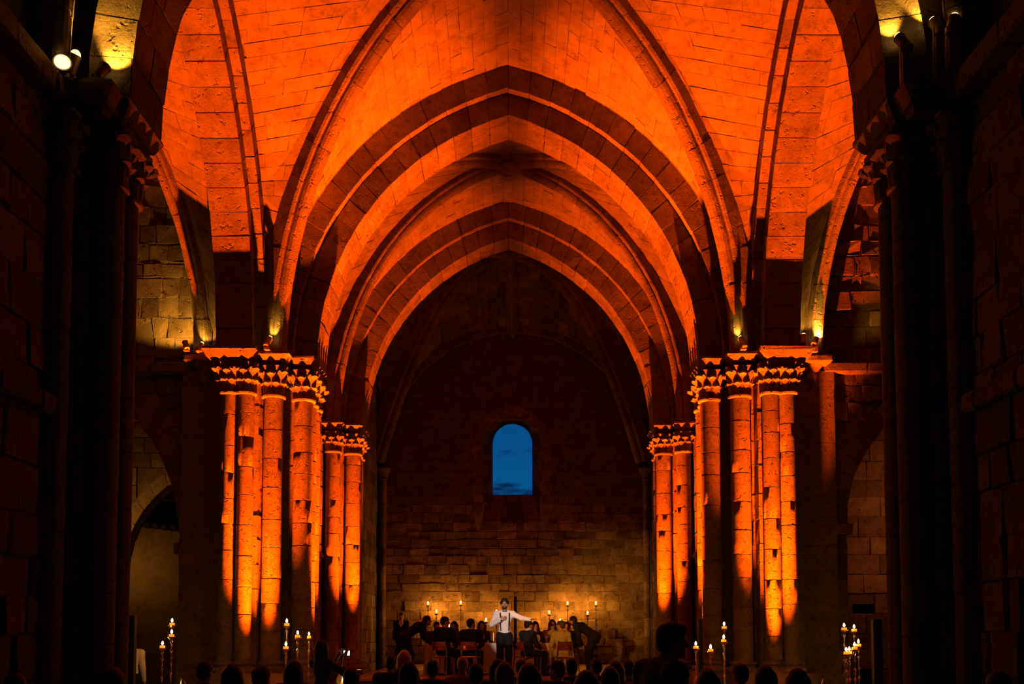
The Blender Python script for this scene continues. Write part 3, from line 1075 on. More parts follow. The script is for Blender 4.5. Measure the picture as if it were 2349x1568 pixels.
# yard beyond: lit wall with sloping tiled eave, timber ceiling
yd = empty('wall_yard', (-9, 29, 0), kind='structure', label='dim yellow plastered wall under a sloping eave seen through the far left arch')
V = [(-11.8, 29.0, 0), (-7.9, 29.0, 0), (-7.9, 29.0, 4.45), (-11.8, 29.0, 4.95), (-11.8, 29.3, 0), (-7.9, 29.3, 0), (-7.9, 29.3, 4.45), (-11.8, 29.3, 4.95)]
add('yard_wall', V, [(0, 1, 2, 3), (5, 4, 7, 6), (1, 5, 6, 2), (4, 0, 3, 7), (3, 2, 6, 7)], MORTAR_LT, yd)
for k in range(16):
    x = -11.7 + k * 0.25
    z = 4.98 - (x + 11.8) * 0.128
    add('roof_tile', *tube([(x, 28.6, z), (x, 29.3, z + 0.08)], 0.09, 8), WOOD, yd)
for k in range(4):
    cbox('jamb_stone', (-8.1, 28.9, 0.2 + k * 1.05), (-7.75, 29.3, 1.2 + k * 1.05), STONE, yd, jit=0.01)
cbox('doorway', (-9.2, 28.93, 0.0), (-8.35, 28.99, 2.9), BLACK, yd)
yc_ = empty('ceiling_yard', (-9, 27.5, 5.3), kind='structure', label='dark timber beams under the porch roof beyond the far left arch')
for k in range(9):
    cbox('beam', (-12 + k * 0.62, 25.4, 5.6), (-11.85 + k * 0.62, 30, 5.8), WOOD, yc_)
cbox('beam', (-12.0, 26.9, 5.32), (-6.2, 27.15, 5.6), WOOD, yc_)
add('boarding', *raw_box((-12.6, 25.3, 5.8), (-6.0, 33.5, 5.9)), WOOD, yc_)
ry = empty('wall_chapel_right', (9, 25, 0), kind='structure', label='dim brown chapel wall with a dark doorway at far right')
hd_ = lambda u, z: 8.55 < u < 9.15 and z < 2.45
wall_blocks(ry, lambda u, d, z: (u, 25.0 + d, z), 6.2, 12.0, 0.0, 7.6, 0.45, 0.75, 0.3, hd_, RUBBLE, 160, cell=0.3)
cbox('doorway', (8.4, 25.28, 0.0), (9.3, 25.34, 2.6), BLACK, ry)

# ---- nave walls in the foreground
for sg in (-1, 1):
    r = empty(f'wall_{side_word[sg]}', (sg * 4.7, 6, 0), kind='structure', label=f'dark block wall in the {side_word[sg]} foreground with a ledge')
    uc = 8.45
    hole = lambda u, z: in_arch(u, z, 8.3, 0.95, 1.55, 1.15)
    wall_blocks(r, lambda u, d, z, sg=sg: (sg * (4.66 + d), u, z), 6.4, 10.0, 0.0, 7.05, 0.42, 0.55, 0.35, hole, RUBBLE, 220, proud=0.02, jit=0.01, cell=0.2,
                order=lambda u, z: -u)
    add('alcove_back', *raw_box((min(sg * 5.1, sg * 5.2), 6.9, 0), (max(sg * 5.1, sg * 5.2), 9.6, 3.2)), MORTAR, r)
    lo = empty('string_course', (sg * 4.6, 8, 3.95), parent=r)
    up_ = empty('ledge', (sg * 4.6, 8, 7.2), parent=r)
    y = 6.4
    while y < 9.8:
        cbox('moulding_stone', (min(sg * 4.54, sg * 4.8), y, 3.9), (max(sg * 4.54, sg * 4.8), min(9.9, y + 0.8) - 0.006, 4.1), RUBBLE, lo, bev=0.03, jit=0.004)
        cbox('ledge_stone', (min(sg * 4.49, sg * 4.9), y, 7.10), (max(sg * 4.49, sg * 4.9), min(9.9, y + 0.8) - 0.006, ZA - 0.02), STONE, up_, bev=0.02, jit=0.006)
        y += 0.8
    V, Fc = raw_box((min(sg * 4.9, sg * 5.3), -7, 7.2), (max(sg * 4.9, sg * 5.3), 10.2, 14.6))
    add('upper_wall', V, Fc, STONE, r)
    V, Fc = raw_box((min(sg * 4.7, sg * 5.3), -7, 0), (max(sg * 4.7, sg * 5.3), 6.4, 7.2))
    add('rear_wall', V, Fc, MORTAR, r)

# ---- closing shell so that no daylight leaks in
sh = empty('wall_outer', (0, 15, 0), kind='structure', label='outer walls and roof that close the church')
for lo, hi in (((-13.2, -7.4, -0.2), (-12.7, 40, 15)), ((12.7, -7.4, -0.2), (13.2, 40, 15)), ((-13, -7.6, -0.2), (13, -7.0, 15)),
               ((-13.2, -7.6, 14.6), (13.2, 33.6, 15)), ((-13, 9.9, 0), (-5.2, 10.3, 14.6)), ((5.2, 9.9, 0), (13, 10.3, 14.6)),
               ((-13, 20.75, 7.6), (-4.6, 21.2, 14.6)), ((4.6, 20.75, 7.6), (13, 21.2, 14.6)),
               ((-13, 33.5, 0), (-4.4, 33.9, 15)), ((4.7, 33.5, 0), (13, 33.9, 15)),
               ((-12.7, 20.8, 7.3), (-5.0, 25.6, 7.6)), ((5.0, 20.8, 7.3), (12.7, 33.6, 7.6)), ((-6.2, 20.8, 0), (-5.6, 33.6, 7.6)), ((5.6, 21.5, 0), (6.2, 33.6, 7.6)),
               ((-5.0, YB + 0.12, 12.2), (5.0, YB + 0.6, 15)), ((-5.6, YB + 0.2, 0), (-4.1, YB + 0.7, 15)), ((4.65, YB + 0.2, 0), (5.6, YB + 0.7, 15)),
               ((-5.2, 27.8, 0), (-4.5, 33, 15)), ((4.95, 27.8, 0), (5.6, 33, 15))):
    add('shell_wall', *raw_box(lo, hi), MORTAR, sh)
V, Fc = raw_box((-4.9, -7, 13.9), (4.9, 10.1, 14.1))
add('ceiling_nave', V, Fc, MORTAR, kind='structure', label='unlit ceiling of the nave above the guests')
# ================================================================== lamps
def uplight(loc, target, power, size, blend, label, color=ORANGE, radius=0.05):
    x, y, z = loc
    r = empty('floor_uplight', (x, y, z), label, 'uplight', 'orange floor uplights at the piers')
    v = (Vector(target) - Vector((x, y, z + 0.2))).normalized()
    q = Vector((0, 0, 1)).rotation_difference(v)
    hub = Vector((x, y, z + 0.20))
    def tr(V):
        return [hub + q @ Vector(p) for p in V]
    V, Fc = lathe([(0.06, -0.16), (0.09, -0.14), (0.11, 0.08), (0.125, 0.10), (0.125, 0.13), (0.105, 0.13)], 18, (0, 0, 0))
    add('housing', tr(V), Fc, BLACK, r)
    V, Fc = lathe([(0.001, 0.131), (0.10, 0.131), (0.10, 0.135), (0.001, 0.137)], 18)
    add('lens', tr(V), Fc, LENS_UP, r)
    parts = [raw_box((x - 0.15, y - 0.1, z), (x + 0.15, y + 0.1, z + 0.02))]
    for s in (-1, 1):
        parts.append(raw_box((x + s * 0.14 - 0.012, y - 0.02, z + 0.02), (x + s * 0.14 + 0.012, y + 0.02, z + 0.24)))
    add('yoke', *merge(parts), BLACK, r)
    spot_light(hub + v * 0.16, Vector(target), color, power, size, blend, radius, r)

def small_spot(px, py, y, yaw, tilt, label, power=SPOT_W, size=75, col=AMBER, zl=None, ln=0.20, rad=0.058, lens=True, stem_h=0.16):
    """cylindrical spotlight on a bracket; yaw: compass of the beam (0 = +y), tilt: elevation"""
    x, z = at(px, py, y)
    r = empty('spotlight', (x, y, ZA - 0.005), label, 'spotlight', 'small spotlights on the stone ledges')
    d = Vector((math.sin(yaw) * math.cos(tilt), math.cos(yaw) * math.cos(tilt), math.sin(tilt)))
    q = Vector((0, 0, 1)).rotation_difference(d)
    hub = Vector((x, y, z))
    V, Fc = lathe([(rad * 0.8, -ln), (rad, -ln + 0.02), (rad, 0.0), (rad * 1.08, 0.0), (rad * 1.08, 0.02), (rad * 0.92, 0.02), (rad * 0.92, 0.004)], 18)
    add('housing', [hub + q @ Vector(p) for p in V], Fc, LAMPM, r)
    V, Fc = lathe([(rad * 0.9, 0.004), (rad * 0.88, 0.03), (rad * 0.65, 0.055), (rad * 0.3, 0.068), (0.001, 0.072)], 18)
    add('lens', [hub + q @ Vector(p) for p in V], Fc, LENS, r)
    b = hub - d * ln * 0.6
    zb_ = ZA - 0.005
    parts = [raw_box((b.x - 0.055, b.y - 0.05, zb_), (b.x + 0.055, b.y + 0.05, max(zb_ + 0.05, b.z - 0.10))),
             raw_box((b.x - 0.012 - 0.05, b.y - 0.02, zb_ + 0.02), (b.x + 0.012 - 0.05, b.y + 0.02, b.z + 0.02))]
    add('bracket', *merge(parts), LAMPM, r)
    spot_light(hub + d * 0.085, hub + d * 3, col, power, size, 0.5, 0.03, r)
    return r

# orange uplights of the crossing and chancel
uplight((-4.66, 19.26, 0.0), (-4.93, 18.86, 8.0), UPLIGHT_W * 1.15, 48, 1.0, 'orange uplight on the floor before the pier beside the left side arch')
uplight((5.05, 19.08, 0.0), (5.28, 18.78, 8.0), UPLIGHT_W * 1.2, 47, 1.0, 'orange uplight on the floor before the pier with twin bright shafts')
uplight((-3.58, 20.78, 0.0), (-3.50, 20.92, 8.0), UPLIGHT_W * 1.5, 35, 1.0, 'orange uplight beside the left end of the stage')
uplight((3.58, 20.78, 0.0), (3.50, 20.92, 8.0), UPLIGHT_W * 1.5, 35, 1.0, 'orange uplight beside the right end of the stage')
uplight((-3.95, 26.08, 0.42), (-4.0, 26.62, 8.0), UPLIGHT_W * 0.85, 40, 1.0, 'orange uplight at the foot of the farther pier on the left')
uplight((3.95, 26.08, 0.42), (4.0, 26.62, 8.0), UPLIGHT_W * 0.85, 40, 1.0, 'orange uplight at the foot of the farther pier on the right')
uplight((-4.15, 11.95, 0.0), (-4.10, 11.75, 8.0), UPLIGHT_W * 0.08, 34, 1.0, 'orange uplight behind the left foreground pier')
uplight((4.15, 11.95, 0.0), (4.10, 11.75, 8.0), UPLIGHT_W * 0.08, 34, 1.0, 'orange uplight behind the right foreground pier')

# amber spots on the capitals
small_spot(143, 145, 9.70, math.radians(157), math.radians(6), 'glaring spotlight facing out, leftmost on the wall ledge', 6, 100, rad=0.085, ln=0.16)
small_spot(172, 130, 10.02, math.radians(120), math.radians(62), 'spotlight beside the glaring one on the left ledge', 60, 90)
small_spot(240, 156, 9.98, math.radians(25), math.radians(55), 'small spotlight under the yellow stones left of the dark arch', 70, 95)
small_spot(2065, 88, 10.02, math.radians(-35), math.radians(60), 'single spotlight on the right foreground capital', 40, 85)
small_spot(2144, 52, 10.0, math.radians(-20), math.radians(62), 'tilted spotlight of the pair on the right ledge', 60, 90)
small_spot(2188, 45, 9.68, math.radians(60), math.radians(72), 'upright spotlight of the pair on the right ledge', 80, 95)
small_spot(618, 777, 19.62, math.radians(28), math.radians(58), 'spotlight on the left crossing capital shining on a rib foot', 26, 62)
small_spot(1700, 777, 19.62, math.radians(-22), math.radians(58), 'spotlight on the right crossing capital shining on a rib foot', 30, 62, ln=0.24)
small_spot(425, 786, 19.7, math.radians(-35), math.radians(50), 'spotlight on the corbel left of the crossing pier', 170, 100)
small_spot(462, 790, 19.72, math.radians(25), math.radians(60), 'second spotlight tucked by the left corbel', 28, 85, rad=0.045)
small_spot(1843, 771, 19.62, math.radians(25), math.radians(66), 'upper spotlight of the pair on the right corbel', 28, 85)
small_spot(1872, 778, 19.75, math.radians(48), math.radians(48), 'lower spotlight of the pair on the right corbel', 170, 100, ln=0.16)

# lamps of the side chapels and the yard
def hidden_lamp(loc, power, label, col=AMBER):
    r = empty('wall_lantern', loc, label, 'lantern', 'lanterns in the side chapels')
    x, y, z = loc
    add('cage', *lathe([(0.06, -0.14), (0.09, -0.12), (0.09, -0.1), (0.06, -0.1)], 8, loc), BLACK, r)
    add('roof', *lathe([(0.11, 0.12), (0.02, 0.2)], 8, loc), BLACK, r)
    add('bulb', *lathe([(0.01, -0.08), (0.04, -0.03), (0.03, 0.05), (0.01, 0.09)], 10, loc), emit('bulb_glow', col, power), r)
hidden_lamp((-11.0, 23.2, 3.6), 2300, 'lantern inside the left chapel')
hidden_lamp((-11.2, 27.6, 3.6), 200, 'lantern in the yard beyond the left chapel')
hidden_lamp((11.0, 22.8, 4.6), 1500, 'lantern inside the right chapel', (1.0, 0.25, 0.04))
# ================================================================== figures: smooth distance fields turned into meshes
class Field:
    """union of tapered limbs and ellipsoids with soft joins, meshed by surface nets"""
    def __init__(self, vox, lo, hi):
        self.v = vox
        self.lo = np.array(lo, float) - 3 * vox
        self.n = np.ceil((np.array(hi) - self.lo) / vox).astype(int) + 4
        self.D = np.full(self.n, 0.5, np.float32)
    def _sub(self, lo, hi, pad):
        a = np.clip(((np.array(lo) - pad - self.lo) / self.v).astype(int), 0, self.n - 1)
        b = np.clip(((np.array(hi) + pad - self.lo) / self.v).astype(int) + 2, 1, self.n)
        sl = tuple(slice(i, j) for i, j in zip(a, b))
        g = [self.lo[k] + self.v * np.arange(a[k], b[k]) for k in range(3)]
        return sl, np.meshgrid(*g, indexing='ij')
    def _join(self, sl, d, k, cut):
        o = self.D[sl]
        if cut:
            self.D[sl] = np.maximum(o, -d)
            return
        if k <= 0:
            self.D[sl] = np.minimum(o, d)
        else:
            h = np.clip(0.5 + 0.5 * (o - d) / k, 0, 1)
            self.D[sl] = o * (1 - h) + d * h - k * h * (1 - h)
    def limb(self, a, b, ra, rb, k=0.03, cut=False):
        a, b = np.array(a, float), np.array(b, float)
        R = max(ra, rb)
        sl, (X, Y, Z) = self._sub(np.minimum(a, b) - R, np.maximum(a, b) + R, k + 3 * self.v)
        ab = b - a
        L2 = max(1e-9, float(ab @ ab))
        t = np.clip(((X - a[0]) * ab[0] + (Y - a[1]) * ab[1] + (Z - a[2]) * ab[2]) / L2, 0, 1)
        d = np.sqrt((X - a[0] - t * ab[0]) ** 2 + (Y - a[1] - t * ab[1]) ** 2 + (Z - a[2] - t * ab[2]) ** 2) - (ra + (rb - ra) * t)
        self._join(sl, d.astype(np.float32), k, cut)
    def chain(self, pts, radii, k=0.03):
        for i in range(len(pts) - 1):
            self.limb(pts[i], pts[i + 1], radii[i], radii[i + 1], k)
    def ell(self, c, r, R=None, k=0.03, cut=False):
        c, r = np.array(c, float), np.array(r, float)
        m = r.max()
        sl, (X, Y, Z) = self._sub(c - m, c + m, k + 3 * self.v)
        P = np.stack([X - c[0], Y - c[1], Z - c[2]], -1)
        if R is not None:
            P = P @ np.array(R)          # rows: world -> local
        k0 = np.sqrt(((P / r) ** 2).sum(-1))
        k1 = np.sqrt(((P / r ** 2) ** 2).sum(-1)) + 1e-9
        d = k0 * (k0 - 1) / k1
        self._join(sl, d.astype(np.float32), k, cut)
    def half(self, p, n):
        """keep only the side where (x-p).n < 0"""
        g = [self.lo[k] + self.v * np.arange(self.n[k]) for k in range(3)]
        X, Y, Z = np.meshgrid(*g, indexing='ij')
        n = np.array(n, float); n /= np.linalg.norm(n)
        d = (X - p[0]) * n[0] + (Y - p[1]) * n[1] + (Z - p[2]) * n[2]
        self.D = np.maximum(self.D, d.astype(np.float32))
    def mesh(self, smooth=1):
        ins = np.argwhere(self.D < 0)
        a_ = np.maximum(ins.min(0) - 2, 0)
        b_ = np.minimum(ins.max(0) + 3, self.n)
        D = self.D[a_[0]:b_[0], a_[1]:b_[1], a_[2]:b_[2]].copy()
        org = self.lo + a_ * self.v
        D[0], D[-1], D[:, 0], D[:, -1], D[:, :, 0], D[:, :, -1] = (np.maximum(q, 0.01) for q in (D[0], D[-1], D[:, 0], D[:, -1], D[:, :, 0], D[:, :, -1]))
        S = D < 0
        nx, ny, nz = D.shape
        cnt = np.zeros((nx - 1, ny - 1, nz - 1), np.float32)
        acc = np.zeros((nx - 1, ny - 1, nz - 1, 3), np.float32)
        offs = [(0, 0, 0), (1, 0, 0), (0, 1, 0), (1, 1, 0), (0, 0, 1), (1, 0, 1), (0, 1, 1), (1, 1, 1)]
        def at_(o, A):
            return A[o[0]:nx - 1 + o[0], o[1]:ny - 1 + o[1], o[2]:nz - 1 + o[2]]
        for a in range(8):
            for ax in range(3):
                if offs[a][ax]:
                    continue
                o2 = list(offs[a]); o2[ax] = 1
                da, db = at_(offs[a], D), at_(tuple(o2), D)
                m = (da < 0) != (db < 0)
                t = np.where(m, da / np.where(m, da - db, 1), 0)
                cnt += m
                for q in range(3):
                    acc[..., q] += np.where(m, offs[a][q] + (t if q == ax else 0), 0)
        on = cnt > 0
        idx = np.full(on.shape, -1, np.int64)
        idx[on] = np.arange(on.sum())
        ijk = np.argwhere(on)
        V = (ijk + acc[on] / cnt[on][:, None]) * self.v + org
        F = []
        for ax in range(3):
            b, c = [(1, 2), (2, 0), (0, 1)][ax]
            s0 = [slice(1, -1)] * 3
            s0[ax] = slice(0, -1)
            s1 = list(s0); s1[ax] = slice(1, None)
            A, B = S[tuple(s0)], S[tuple(s1)]
            for flip, M in ((False, A & ~B), (True, ~A & B)):
                p = np.argwhere(M)
                if len(p) == 0:
                    continue
                for q in range(3):
                    if q != ax:
                        p[:, q] += 1
                def I(db, dc):
                    r = p.copy(); r[:, b] -= db; r[:, c] -= dc
                    return idx[r[:, 0], r[:, 1], r[:, 2]]
                quad = np.stack([I(1, 1), I(0, 1), I(0, 0), I(1, 0)], 1)
                F.append(quad[:, ::-1] if flip else quad)
        F = np.concatenate(F)
        F = F[(F >= 0).all(1)]
        for _ in range(smooth):
            i = np.concatenate([F[:, e] for e in range(4)] + [F[:, (e + 1) % 4] for e in range(4)])
            j = np.concatenate([F[:, (e + 1) % 4] for e in range(4)] + [F[:, e] for e in range(4)])
            w = np.bincount(i, minlength=len(V))
            s = np.stack([np.bincount(i, V[j, q], len(V)) for q in range(3)], 1)
            V = V * 0.5 + 0.5 * s / np.maximum(w, 1)[:, None]
        return V, F.tolist()

def rotz(p, a):
    c, s = math.cos(a), math.sin(a)
    return np.array((p[0] * c - p[1] * s, p[0] * s + p[1] * c, p[2]))

SKIN = plain('skin', (0.42, 0.22, 0.15), 0.55, noise=0.08)
HAIR_DK = plain('dark_hair', (0.012, 0.008, 0.006), 0.6, noise=0.4, scale=60, bump=0.5)
HAIR_BR = plain('brown_hair', (0.05, 0.025, 0.012), 0.55, noise=0.4, scale=60, bump=0.5)
HAIR_FR = plain('fair_hair', (0.42, 0.26, 0.10), 0.5, noise=0.4, scale=60, bump=0.5)
SUIT = plain('black_suit', (0.008, 0.008, 0.010), 0.85, noise=0.25, scale=40)
SUIT_BL = plain('navy_suit', (0.012, 0.014, 0.022), 0.85, noise=0.25, scale=40)
TROUSER = plain('black_trousers', (0.006, 0.006, 0.007), 0.85)
SHIRT = plain('white_shirt', (0.80, 0.78, 0.76), 0.75, noise=0.06, scale=9, bump=0.25)
DRESS_PALE = plain('pale_dress', (0.36, 0.26, 0.17), 0.7, noise=0.15, scale=9, bump=0.2)
DRESS_DK = plain('dark_dress', (0.02, 0.012, 0.012), 0.7, noise=0.2)
DRESS_RED = plain('wine_dress', (0.10, 0.02, 0.02), 0.7, noise=0.2)
SHOE = plain('black_shoe', (0.006, 0.006, 0.006), 0.35)

def joints(pose, sc_=1.0, **ov):
    """joint positions, facing +y, feet or seat on z = 0"""
    if pose == 'stand':
        J = dict(pelvis=(0, 0, 0.98), waist=(0, 0.0, 1.12), chest=(0, 0.01, 1.34), neck=(0, -0.01, 1.50), head=(0, 0.02, 1.665),
                 shl=(-0.185, 0, 1.44), shr=(0.185, 0, 1.44), ell=(-0.235, -0.02, 1.15), elr=(0.235, -0.02, 1.15),
                 wrl=(-0.25, 0.06, 0.90), wrr=(0.25, 0.06, 0.90), hpl=(-0.095, 0, 0.93), hpr=(0.095, 0, 0.93),
                 knl=(-0.10, 0.02, 0.50), knr=(0.10, 0.02, 0.50), anl=(-0.10, -0.01, 0.085), anr=(0.10, -0.01, 0.085))
    else:
        J = dict(pelvis=(0, 0, 0.56), waist=(0, 0.0, 0.70), chest=(0, 0.03, 0.92), neck=(0, 0.02, 1.08), head=(0, 0.06, 1.245),
                 shl=(-0.185, 0.02, 1.02), shr=(0.185, 0.02, 1.02), ell=(-0.25, 0.10, 0.76), elr=(0.25, 0.10, 0.76),
                 wrl=(-0.14, 0.32, 0.68), wrr=(0.14, 0.32, 0.68), hpl=(-0.10, 0.02, 0.55), hpr=(0.10, 0.02, 0.55),
                 knl=(-0.13, 0.46, 0.53), knr=(0.13, 0.46, 0.53), anl=(-0.13, 0.44, 0.085), anr=(0.13, 0.44, 0.085))
    J = {k: np.array(v, float) for k, v in J.items()}
    for k, v in ov.items():
        if k in J:
            J[k] = np.array(v, float)
    return {k: v * sc_ for k, v in J.items()}

def hand(Fd, wr, dirv, up, side, s=1.0, curl=0.35, spread=0.16, fist=False):
    """palm, four unequal fingers and a thumb from the palm's side; up = back of the hand, side = towards the thumb"""
    d = np.array(dirv, float); d /= np.linalg.norm(d)
    u = np.array(up, float); u -= d * (u @ d); u /= np.linalg.norm(u)
    t = np.array(side, float); t -= d * (t @ d); t -= u * (t @ u); t /= np.linalg.norm(t)
    wr = np.array(wr, float)
    pc = wr + d * 0.045 * s
    Fd.ell(pc, np.array((0.050, 0.040, 0.018)) * s, np.stack([d, t, u], 1), 0.012)
    base_ = wr + d * 0.085 * s
    for i, (off, ln) in enumerate(((0.030, 0.072), (0.010, 0.080), (-0.010, 0.074), (-0.029, 0.058))):
        p = base_ + t * off * s - d * (0.004 * abs(i - 1) * s)
        dd = d + t * (off / 0.03) * spread
        c = curl * (3.2 if fist else 1.0)
        q = p + (dd * math.cos(c * .5) - u * math.sin(c * .5)) * ln * 0.45 * s
        r = q + (dd * math.cos(c * 1.3) - u * math.sin(c * 1.3)) * ln * 0.32 * s
        e = r + (dd * math.cos(c * 2.0) - u * math.sin(c * 2.0)) * ln * 0.25 * s
        Fd.chain([p - d * 0.02 * s, q, r, e], [0.0095 * s, 0.0092 * s, 0.0085 * s, 0.0075 * s], 0.004)
    p = wr + d * 0.025 * s + t * 0.03 * s
    q = p + (t * 0.75 + d * 0.7 - u * 0.2) * 0.036 * s
    e = q + (t * 0.35 + d * 0.95 - u * 0.25) * 0.032 * s
    Fd.chain([p, q, e], [0.013 * s, 0.011 * s, 0.009 * s], 0.008)

def head_frame(yaw, tilt):
    f = np.array((-math.sin(yaw) * math.cos(tilt), math.cos(yaw) * math.cos(tilt), math.sin(tilt)))
    r = np.array((math.cos(yaw), math.sin(yaw), 0))
    u = np.cross(r, f)
    return r, f, u

def add_head(Fd, c, r, f, u, s):
    R = np.stack([r, f, u], 1)
    P = lambda a, b, d: c + (r * a + f * b + u * d) * s
    Fd.ell(P(0, -0.012, 0.035), np.array((0.074, 0.094, 0.082)) * s, R, 0.02)
    Fd.ell(P(0, 0.012, -0.035), np.array((0.060, 0.068, 0.078)) * s, R, 0.03)
    Fd.ell(P(0, 0.030, -0.080), np.array((0.045, 0.050, 0.030)) * s, R, 0.02)         # jaw
    Fd.ell(P(0, 0.071, -0.099), np.array((0.024, 0.020, 0.018)) * s, R, 0.018)        # chin
    Fd.limb(P(-0.03, 0.076, 0.030), P(0.03, 0.076, 0.030), 0.011 * s, 0.011 * s, 0.014)  # brow
    for e in (-1, 1):
        Fd.ell(P(e * 0.031, 0.094, 0.006), np.array((0.017, 0.016, 0.011)) * s, R, 0, cut=True)
        Fd.ell(P(e * 0.031, 0.071, 0.005), np.array((0.013, 0.012, 0.011)) * s, R, 0.004)
        Fd.ell(P(e * 0.042, 0.056, -0.024), np.array((0.022, 0.022, 0.020)) * s, R, 0.015)
        Fd.ell(P(e * 0.077, -0.008, -0.008), np.array((0.010, 0.020, 0.031)) * s, R, 0.008)   # ears
    Fd.limb(P(0, 0.076, 0.020), P(0, 0.106, -0.024), 0.011 * s, 0.014 * s, 0.010)      # nose
    Fd.limb(P(0, 0.080, -0.012), P(0, 0.098, -0.030), 0.013 * s, 0.013 * s, 0.008)
    Fd.ell(P(-0.012, 0.094, -0.031), np.array((0.009, 0.010, 0.008)) * s, R, 0.006)
    Fd.ell(P(0.012, 0.094, -0.031), np.array((0.009, 0.010, 0.008)) * s, R, 0.006)
    Fd.limb(P(-0.018, 0.083, -0.055), P(0.018, 0.083, -0.055), 0.0075 * s, 0.0075 * s, 0.004)   # lips
    Fd.limb(P(-0.014, 0.082, -0.070), P(0.014, 0.082, -0.070), 0.008 * s, 0.008 * s, 0.004)

def add_hair(Fd, c, r, f, u, s, style):
    R = np.stack([r, f, u], 1)
    P = lambda a, b, d: c + (r * a + f * b + u * d) * s
    Fd.ell(P(0, -0.018, 0.046), np.array((0.085, 0.104, 0.090)) * s, R, 0.02)
    Fd.ell(P(0, -0.045, -0.005), np.array((0.078, 0.075, 0.085)) * s, R, 0.02)
    if style == 'quiff':
        Fd.limb(P(-0.03, 0.060, 0.092), P(0.035, 0.066, 0.096), 0.022 * s, 0.026 * s, 0.03)
        Fd.limb(P(0, 0.0, 0.108), P(0, 0.066, 0.096), 0.030 * s, 0.024 * s, 0.03)
    if style == 'wavy':
        for a_, b_, d_ in ((-0.055, 0.04, 0.100), (0.0, 0.06, 0.108), (0.05, 0.045, 0.100), (-0.082, -0.01, 0.05), (0.082, -0.01, 0.05), (-0.080, -0.02, 0.015), (0.080, -0.02, 0.015), (0.03, -0.02, 0.130), (-0.035, -0.02, 0.128)):
            Fd.ell(P(a_, b_, d_), np.array((0.020, 0.024, 0.018)) * s, R, 0.03)
    if style == 'bun':
        Fd.ell(P(0, -0.10, 0.055), np.array((0.055, 0.05, 0.05)) * s, R, 0.01)
    if style in ('long', 'bob', 'curly'):
        ln = {'long': -0.33, 'bob': -0.13, 'curly': -0.20}[style]
        for e in (-1, 0, 1):
            Fd.limb(P(e * 0.055, -0.05, 0.0), P(e * 0.075, -0.065 - 0.02 * (e == 0), ln), 0.06 * s, (0.055 if style == 'curly' else 0.042) * s, 0.04)
        for e in (-1, 1):
            Fd.limb(P(e * 0.075, 0.0, 0.02), P(e * 0.095, 0.01, ln * 0.85), 0.03 * s, 0.032 * s, 0.03)
        if style == 'curly':
            for i in range(14):
                a = i * 2.4
                Fd.ell(P(0.060 * math.cos(a), -0.055 + 0.03 * math.sin(a * 1.7), -0.17 + 0.012 * i), np.array((0.045, 0.045, 0.035)) * s, R, 0.02)
    # face opening
    Fd.ell(P(0, 0.105, -0.045), np.array((0.066, 0.075, 0.105)) * s, R, 0, cut=True)
    Fd.ell(P(0, 0.14, 0.03), np.array((0.07, 0.07, 0.06)) * s, R, 0, cut=True)

